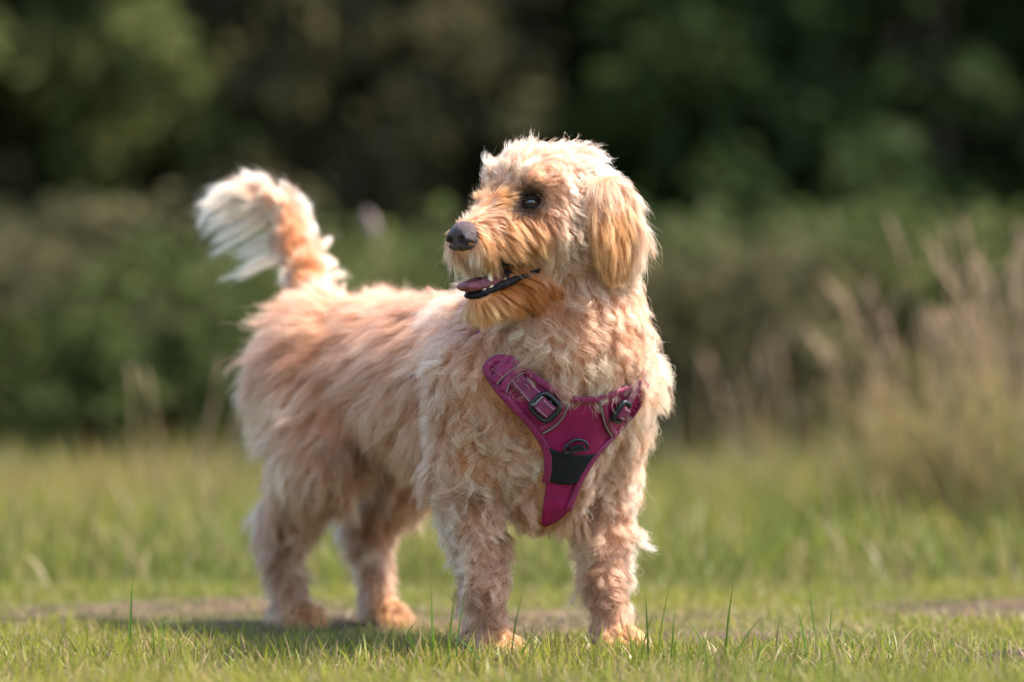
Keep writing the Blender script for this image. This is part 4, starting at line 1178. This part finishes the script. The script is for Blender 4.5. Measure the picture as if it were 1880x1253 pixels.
# ------------------------------------------------------------------ tall dry grass clumps
def straw_clump(label, x, y, n_st, height, spread_, seed, pale=1.0):
    r = np.random.default_rng(seed); z = float(ground_h(x, y))
    root = empty('dry_grass_clump', (x, y, z), label, 'dry grass', 'clumps of dry grass in the meadow')
    n = n_st * 13
    bx = x + r.normal(0, spread_ * 0.6, n); by = y + r.normal(0, spread_ * 0.6, n)
    hh = height * r.uniform(0.2, 0.8, n)
    mixk = r.random((n, 1))
    col = np.array([0.10, 0.13, 0.035]) * (1 - mixk) + np.array([0.40, 0.26, 0.11]) * mixk
    b = blades('leaf_blades', bx, by, ground_h(bx, by), hh, r.uniform(0.003, 0.006, n), col * pale, r.uniform(0.1, 0.7, n), seed + 1)
    b.parent = root; b.matrix_parent_inverse = Matrix.Translation(-Vector((x, y, z)))
    for i in range(n_st):
        sx, sy = x + r.normal(0, spread_ * 0.55), y + r.normal(0, spread_ * 0.4)
        hh = height * r.uniform(0.55, 1.05); ln = r.normal(0, 0.11) * height
        P = smooth_path([(sx, sy, z - 0.01), (sx + ln * 0.3, sy, z + hh * 0.5), (sx + ln * 0.7, sy + 0.01, z + hh * 0.8), (sx + ln * 1.2, sy + 0.01, z + hh)], 8)
        V, q = tube(P, np.linspace(0.0022, 0.0012, 8), 5)
        st = mesh_py('stalk', V, q, M_STRAW, root)
        Pd = smooth_path([P[5], P[6], P[7], P[7] + (P[7] - P[6]) * 0.4], 10)
        r2 = np.random.default_rng(seed * 31 + i)
        rad = 0.0030 * np.sin(np.linspace(0.15, 3.0, 10)) * r2.uniform(0.8, 1.2, 10) + 0.001
        V, q = tube(Pd, rad, 6)
        V = V + r2.normal(0, 0.0012, V.shape)
        mesh_py('seed_head', V, q, M_SEED, st)
M_STRAW = principled('dry straw', (0.34, 0.22, 0.11), 0.7, (60, 0.25))
M_SEED = principled('dry seed head', (0.30, 0.19, 0.11), 0.85, (120, 0.3))
X9 = lambda px, d: (px - 940) * d / F_PX
straw_clump('tallest dry grass clump with pale seed heads at the meadow edge', X9(1800, 8.6), 8.6, 40, 0.70, 0.13, 41)
straw_clump('wide tan dry grass clump leaning beside the tallest clump', X9(1680, 8.9), 8.9, 30, 0.58, 0.16, 42)
straw_clump('dense tan dry grass clump at the far edge of the meadow', X9(1900, 8.3), 8.3, 20, 0.60, 0.12, 43)
straw_clump('thin greenish dry grass clump apart from the tan ones', X9(1480, 9.8), 9.8, 7, 0.50, 0.16, 44, 0.8)
straw_clump('sparse straw stems rising behind the rump', X9(380, 8.8), 8.8, 6, 0.42, 0.13, 45, 0.9)
straw_clump('short sparse straw stems in the middle meadow', X9(1330, 10.5), 10.5, 6, 0.55, 0.2, 46, 0.8)

# a lone seed head on a tall stem
def lone_stem():
    top = at(672, 385, 9.6); bot = np.array([top[0] + 0.10, 9.62, float(ground_h(top[0] + 0.1, 9.62))])
    root = empty('seed_stem', bot, 'lone tall stem with a pale pinkish seed head behind the dog', 'plant')
    P = smooth_path([bot, bot * [1, 1, 0] + [-0.02, 0, 0.4], at(697, 465, 9.6), top], 20)
    V, q = tube(P[:16], 0.002, 6); mesh_py('stalk', V, q, M_STRAW, root)
    Q_ = P[14:]
    rr = np.random.default_rng(3)
    Q_ = smooth_path(Q_, 16)
    V, q = tube(Q_, 0.011 * np.sin(np.linspace(0.2, 3.0, 16)) + 0.002, 8)
    V = V + rr.normal(0, 0.002, V.shape)
    mesh_py('seed_head', V, q, principled('pink seed head', (0.22, 0.155, 0.15), 0.9, (100, 0.2)), root)
lone_stem()

# ------------------------------------------------------------------ shrubs and trees of the hedge
M_LEAF = leaf_mat('hedge leaf', 0.5, 0.8, 0.1)
M_BARK = principled('bark', (0.085, 0.060, 0.042), 0.9, (14, 0.4), (40, 0.8))
def tree(name, label, cat, x, y, height, rx, rz0, col, n_leaf, leaf, seed, group=None, trunks=1, var=0.16):
    r = np.random.default_rng(seed); z = float(ground_h(x, y))
    root = empty(name, (x, y, z), label, cat, group)
    vs, qs = [], []
    tips = []
    def limb(a, b, r0, r1, n=7, wob=0.1):
        P = smooth_path([a, (np.array(a) + b) / 2 + r.normal(0, wob, 3) * np.linalg.norm(np.array(b) - a) * 0.5, b], n)
        V, q = tube(P, np.linspace(r0, r1, n), 7); o = sum(len(v) for v in vs)
        vs.append(V); qs.extend([tuple(j + o for j in f) for f in q])
    top = z + height
    for t in range(trunks):
        b = np.array([x + (r.normal(0, 0.15) if trunks > 1 else 0), y + (r.normal(0, 0.15) if trunks > 1 else 0), z - 0.05])
        e = np.array([x + r.normal(0, rx * 0.2), y + r.normal(0, rx * 0.2), z + height * 0.8])
        limb(b, e, 0.035 * height / trunks ** 0.5, 0.008 * height, 9, 0.06)
        for k in range(7):
            f = r.uniform(0.2, 0.9); a = b + (e - b) * f
            az = r.uniform(0, 6.28); ln = rx * r.uniform(0.5, 0.9)
            c = a + np.array([math.cos(az) * ln, math.sin(az) * ln, height * r.uniform(0.02, 0.2)])
            limb(a, c, 0.012 * height / trunks ** 0.5, 0.003 * height); tips.append(c)
    mesh_py('trunk', np.vstack(vs), qs, M_BARK, root)
    # crown: leaf clumps through an uneven volume
    nc = 150
    u = unit(r.normal(0, 1, (nc, 3))) * (r.random((nc, 1)) ** 0.4)
    zc = z + rz0 + (height - rz0) * 0.5
    cc = np.array([x, y, zc]) + u * np.array([rx, rx, (height - rz0) * 0.5]) * r.uniform(0.75, 1.08, (nc, 1))
    which = r.integers(0, nc, n_leaf)
    cr = r.uniform(0.12, 0.22, nc) * rx
    p = cc[which] + unit(r.normal(0, 1, (n_leaf, 3))) * (cr[which] * r.random(n_leaf) ** 0.45)[:, None]
    p[:, 2] = np.maximum(p[:, 2], z + 0.03)
    a = unit(r.normal(0, 1, (n_leaf, 3)) + np.array([0, 0, -0.3])); b = unit(np.cross(a, r.normal(0, 1, (n_leaf, 3)))); c = np.cross(a, b)
    s = leaf * r.uniform(0.6, 1.3, (n_leaf, 1))
    V = np.stack([p, p + a * s * 0.5 + b * s * 0.28 + c * s * 0.06, p + a * s, p + a * s * 0.5 - b * s * 0.28 + c * s * 0.06], 1).reshape(-1, 3)
    Fq = np.arange(n_leaf * 4).reshape(-1, 4)
    cb = 1 + var * r.normal(0, 1, nc)
    col_l = np.clip(np.array(col) * cb[which][:, None] * r.uniform(0.7, 1.3, (n_leaf, 1)), 0.006, 0.6)
    col_l = np.repeat(col_l, 4, axis=0)
    mesh_np('crown', V, Fq, M_LEAF, root, smooth=False, colors=col_l)
    return root

def copy_tree(src, label, x, y, turn, size):
    """another individual that shares its meshes"""
    root = src.copy(); C.objects.link(root)
    root.location = (x, y, float(ground_h(x, y))); root.rotation_euler = (0, 0, turn); root.scale = (size, size, size)
    root['label'] = label
    for ch in src.children:
        c_ = ch.copy(); C.objects.link(c_); c_.parent = root
    return root

G_D = (0.052, 0.076, 0.024); G_M = (0.072, 0.094, 0.028); G_O = (0.100, 0.110, 0.036); G_B = (0.100, 0.090, 0.042); G_L = (0.068, 0.086, 0.026)
HG = 'shrubs and trees of the hedge behind the meadow'
SHRUB, TREES = [], []
shrubs = [
    ('olive leafed shrub at the paler end of the hedge', 60, 17.5, 3.6, 1.15, 0.1, G_O),
    ('mid green rounded shrub behind the dog tail', 360, 18.2, 3.8, 1.1, 0.1, G_M),
    ('brownish bracken like shrub behind the dog back', 690, 17.6, 2.6, 0.95, 0.1, G_B),
    ('dense dark green shrub behind the dog head', 1010, 18.4, 3.4, 1.1, 0.1, G_D),
    ('broad mid green shrub beside the dark one', 1290, 18.0, 3.2, 1.1, 0.1, G_M),
    ('deep green shrub behind the tall dry grass', 1600, 17.6, 3.4, 1.15, 0.1, G_D),
    ('dark leafy shrub closing the hedge', 1890, 18.2, 3.6, 1.2, 0.1, G_D),
]
for i, (lb, px, d, hgt, rx, z0, col) in enumerate(shrubs):
    SHRUB.append(tree('hedge_shrub', lb, 'shrub', X9(px, d), d, hgt, rx, z0, col, 22000, 0.11, 60 + i, HG, 3))
low = [
    ('low brown green bramble at the edge of the dry patch', 60, 14.6, 0.95, 0.75, G_B),
    ('low mid green bramble behind the rump', 290, 14.2, 0.75, 0.7, G_L),
    ('low olive bramble behind the dog belly', 560, 15.0, 0.85, 0.75, G_O),
    ('low dark bramble behind the dog chest', 1060, 14.8, 0.9, 0.8, G_M),
    ('low brownish bramble behind the middle meadow stems', 1330, 14.4, 0.85, 0.7, G_B),
    ('low green bramble beside the brownish one', 1590, 14.9, 0.95, 0.8, G_L),
    ('low olive bramble behind the dense tan clump', 1850, 14.5, 0.9, 0.75, G_O),
]
for i, (lb, px, d, hgt, rx, col) in enumerate(low):
    tree('bramble_bush', lb, 'bush', X9(px, d - 1.8), d - 1.8, hgt, rx, 0.0, col, 5000, 0.07, 160 + i, 'low brambles in front of the hedge', 3)
trees = [
    ('mid row olive tree filling the gap behind the olive shrub', -2.2, 21.0, 5.0, 1.7, 0.1, G_O),
    ('mid row green tree filling the gap behind the bracken like shrub', 0.2, 21.3, 5.0, 1.7, 0.1, G_M),
    ('mid row dark tree filling the gap behind the deep green shrub', 2.6, 21.0, 5.2, 1.8, 0.1, G_D),
    ('tall pale olive tree behind the hedge', -3.6, 24.0, 7.0, 2.4, 0.8, G_O),
    ('tall brownish green tree behind the bracken like shrub', -0.9, 25.0, 7.5, 2.3, 0.8, (0.092, 0.100, 0.036)),
    ('tall dark green tree behind the dog head', 1.6, 24.5, 8.0, 2.4, 0.6, G_D),
    ('tall dark tree at the darker end of the hedge', 4.2, 24.0, 8.0, 2.5, 0.6, G_D),
    ('tall broad tree beyond the olive shrub', -7.0, 26.0, 8.0, 2.8, 0.6, G_M),
    ('tall broad tree beyond the darker end', 7.5, 26.0, 8.0, 2.8, 0.6, G_M),
]
for i, (lb, x, d, hgt, rx, z0, col) in enumerate(trees):
    TREES.append(tree('broadleaf_tree', lb, 'tree', x, d, hgt, rx, z0, col, 26000, 0.22, 90 + i, HG, 1, 0.18))

# the hedge goes on to both sides
for i, x in enumerate((-4.6, -6.6, -8.7, -10.8, -13.0, 4.7, 6.7, 8.8, 10.9, 13.1)):
    copy_tree(SHRUB[(i * 3 + 1) % 7], ('olive', 'mid green', 'brownish', 'dense dark', 'broad green', 'deep green', 'dark leafy')[(i * 3 + 1) % 7] + ' shrub further along the hedge past its ' + ('paler' if x < 0 else 'darker') + ' end', x, 17.6 + 0.9 * ((i * 7) % 3) / 2, 1.3 * i + 0.5, 0.95 + 0.12 * (i % 3))
for i, x in enumerate((-10.5, -14.0, 11.0, 14.5)):
    copy_tree(TREES[3 + i % 4], ('small' if i % 2 == 0 else 'large') + ' tree further along the hedge past its ' + ('paler' if x < 0 else 'darker') + ' end', x, 25.0 + (i % 2), 2.1 * i + 0.4, 1.0 + 0.1 * (i % 2))
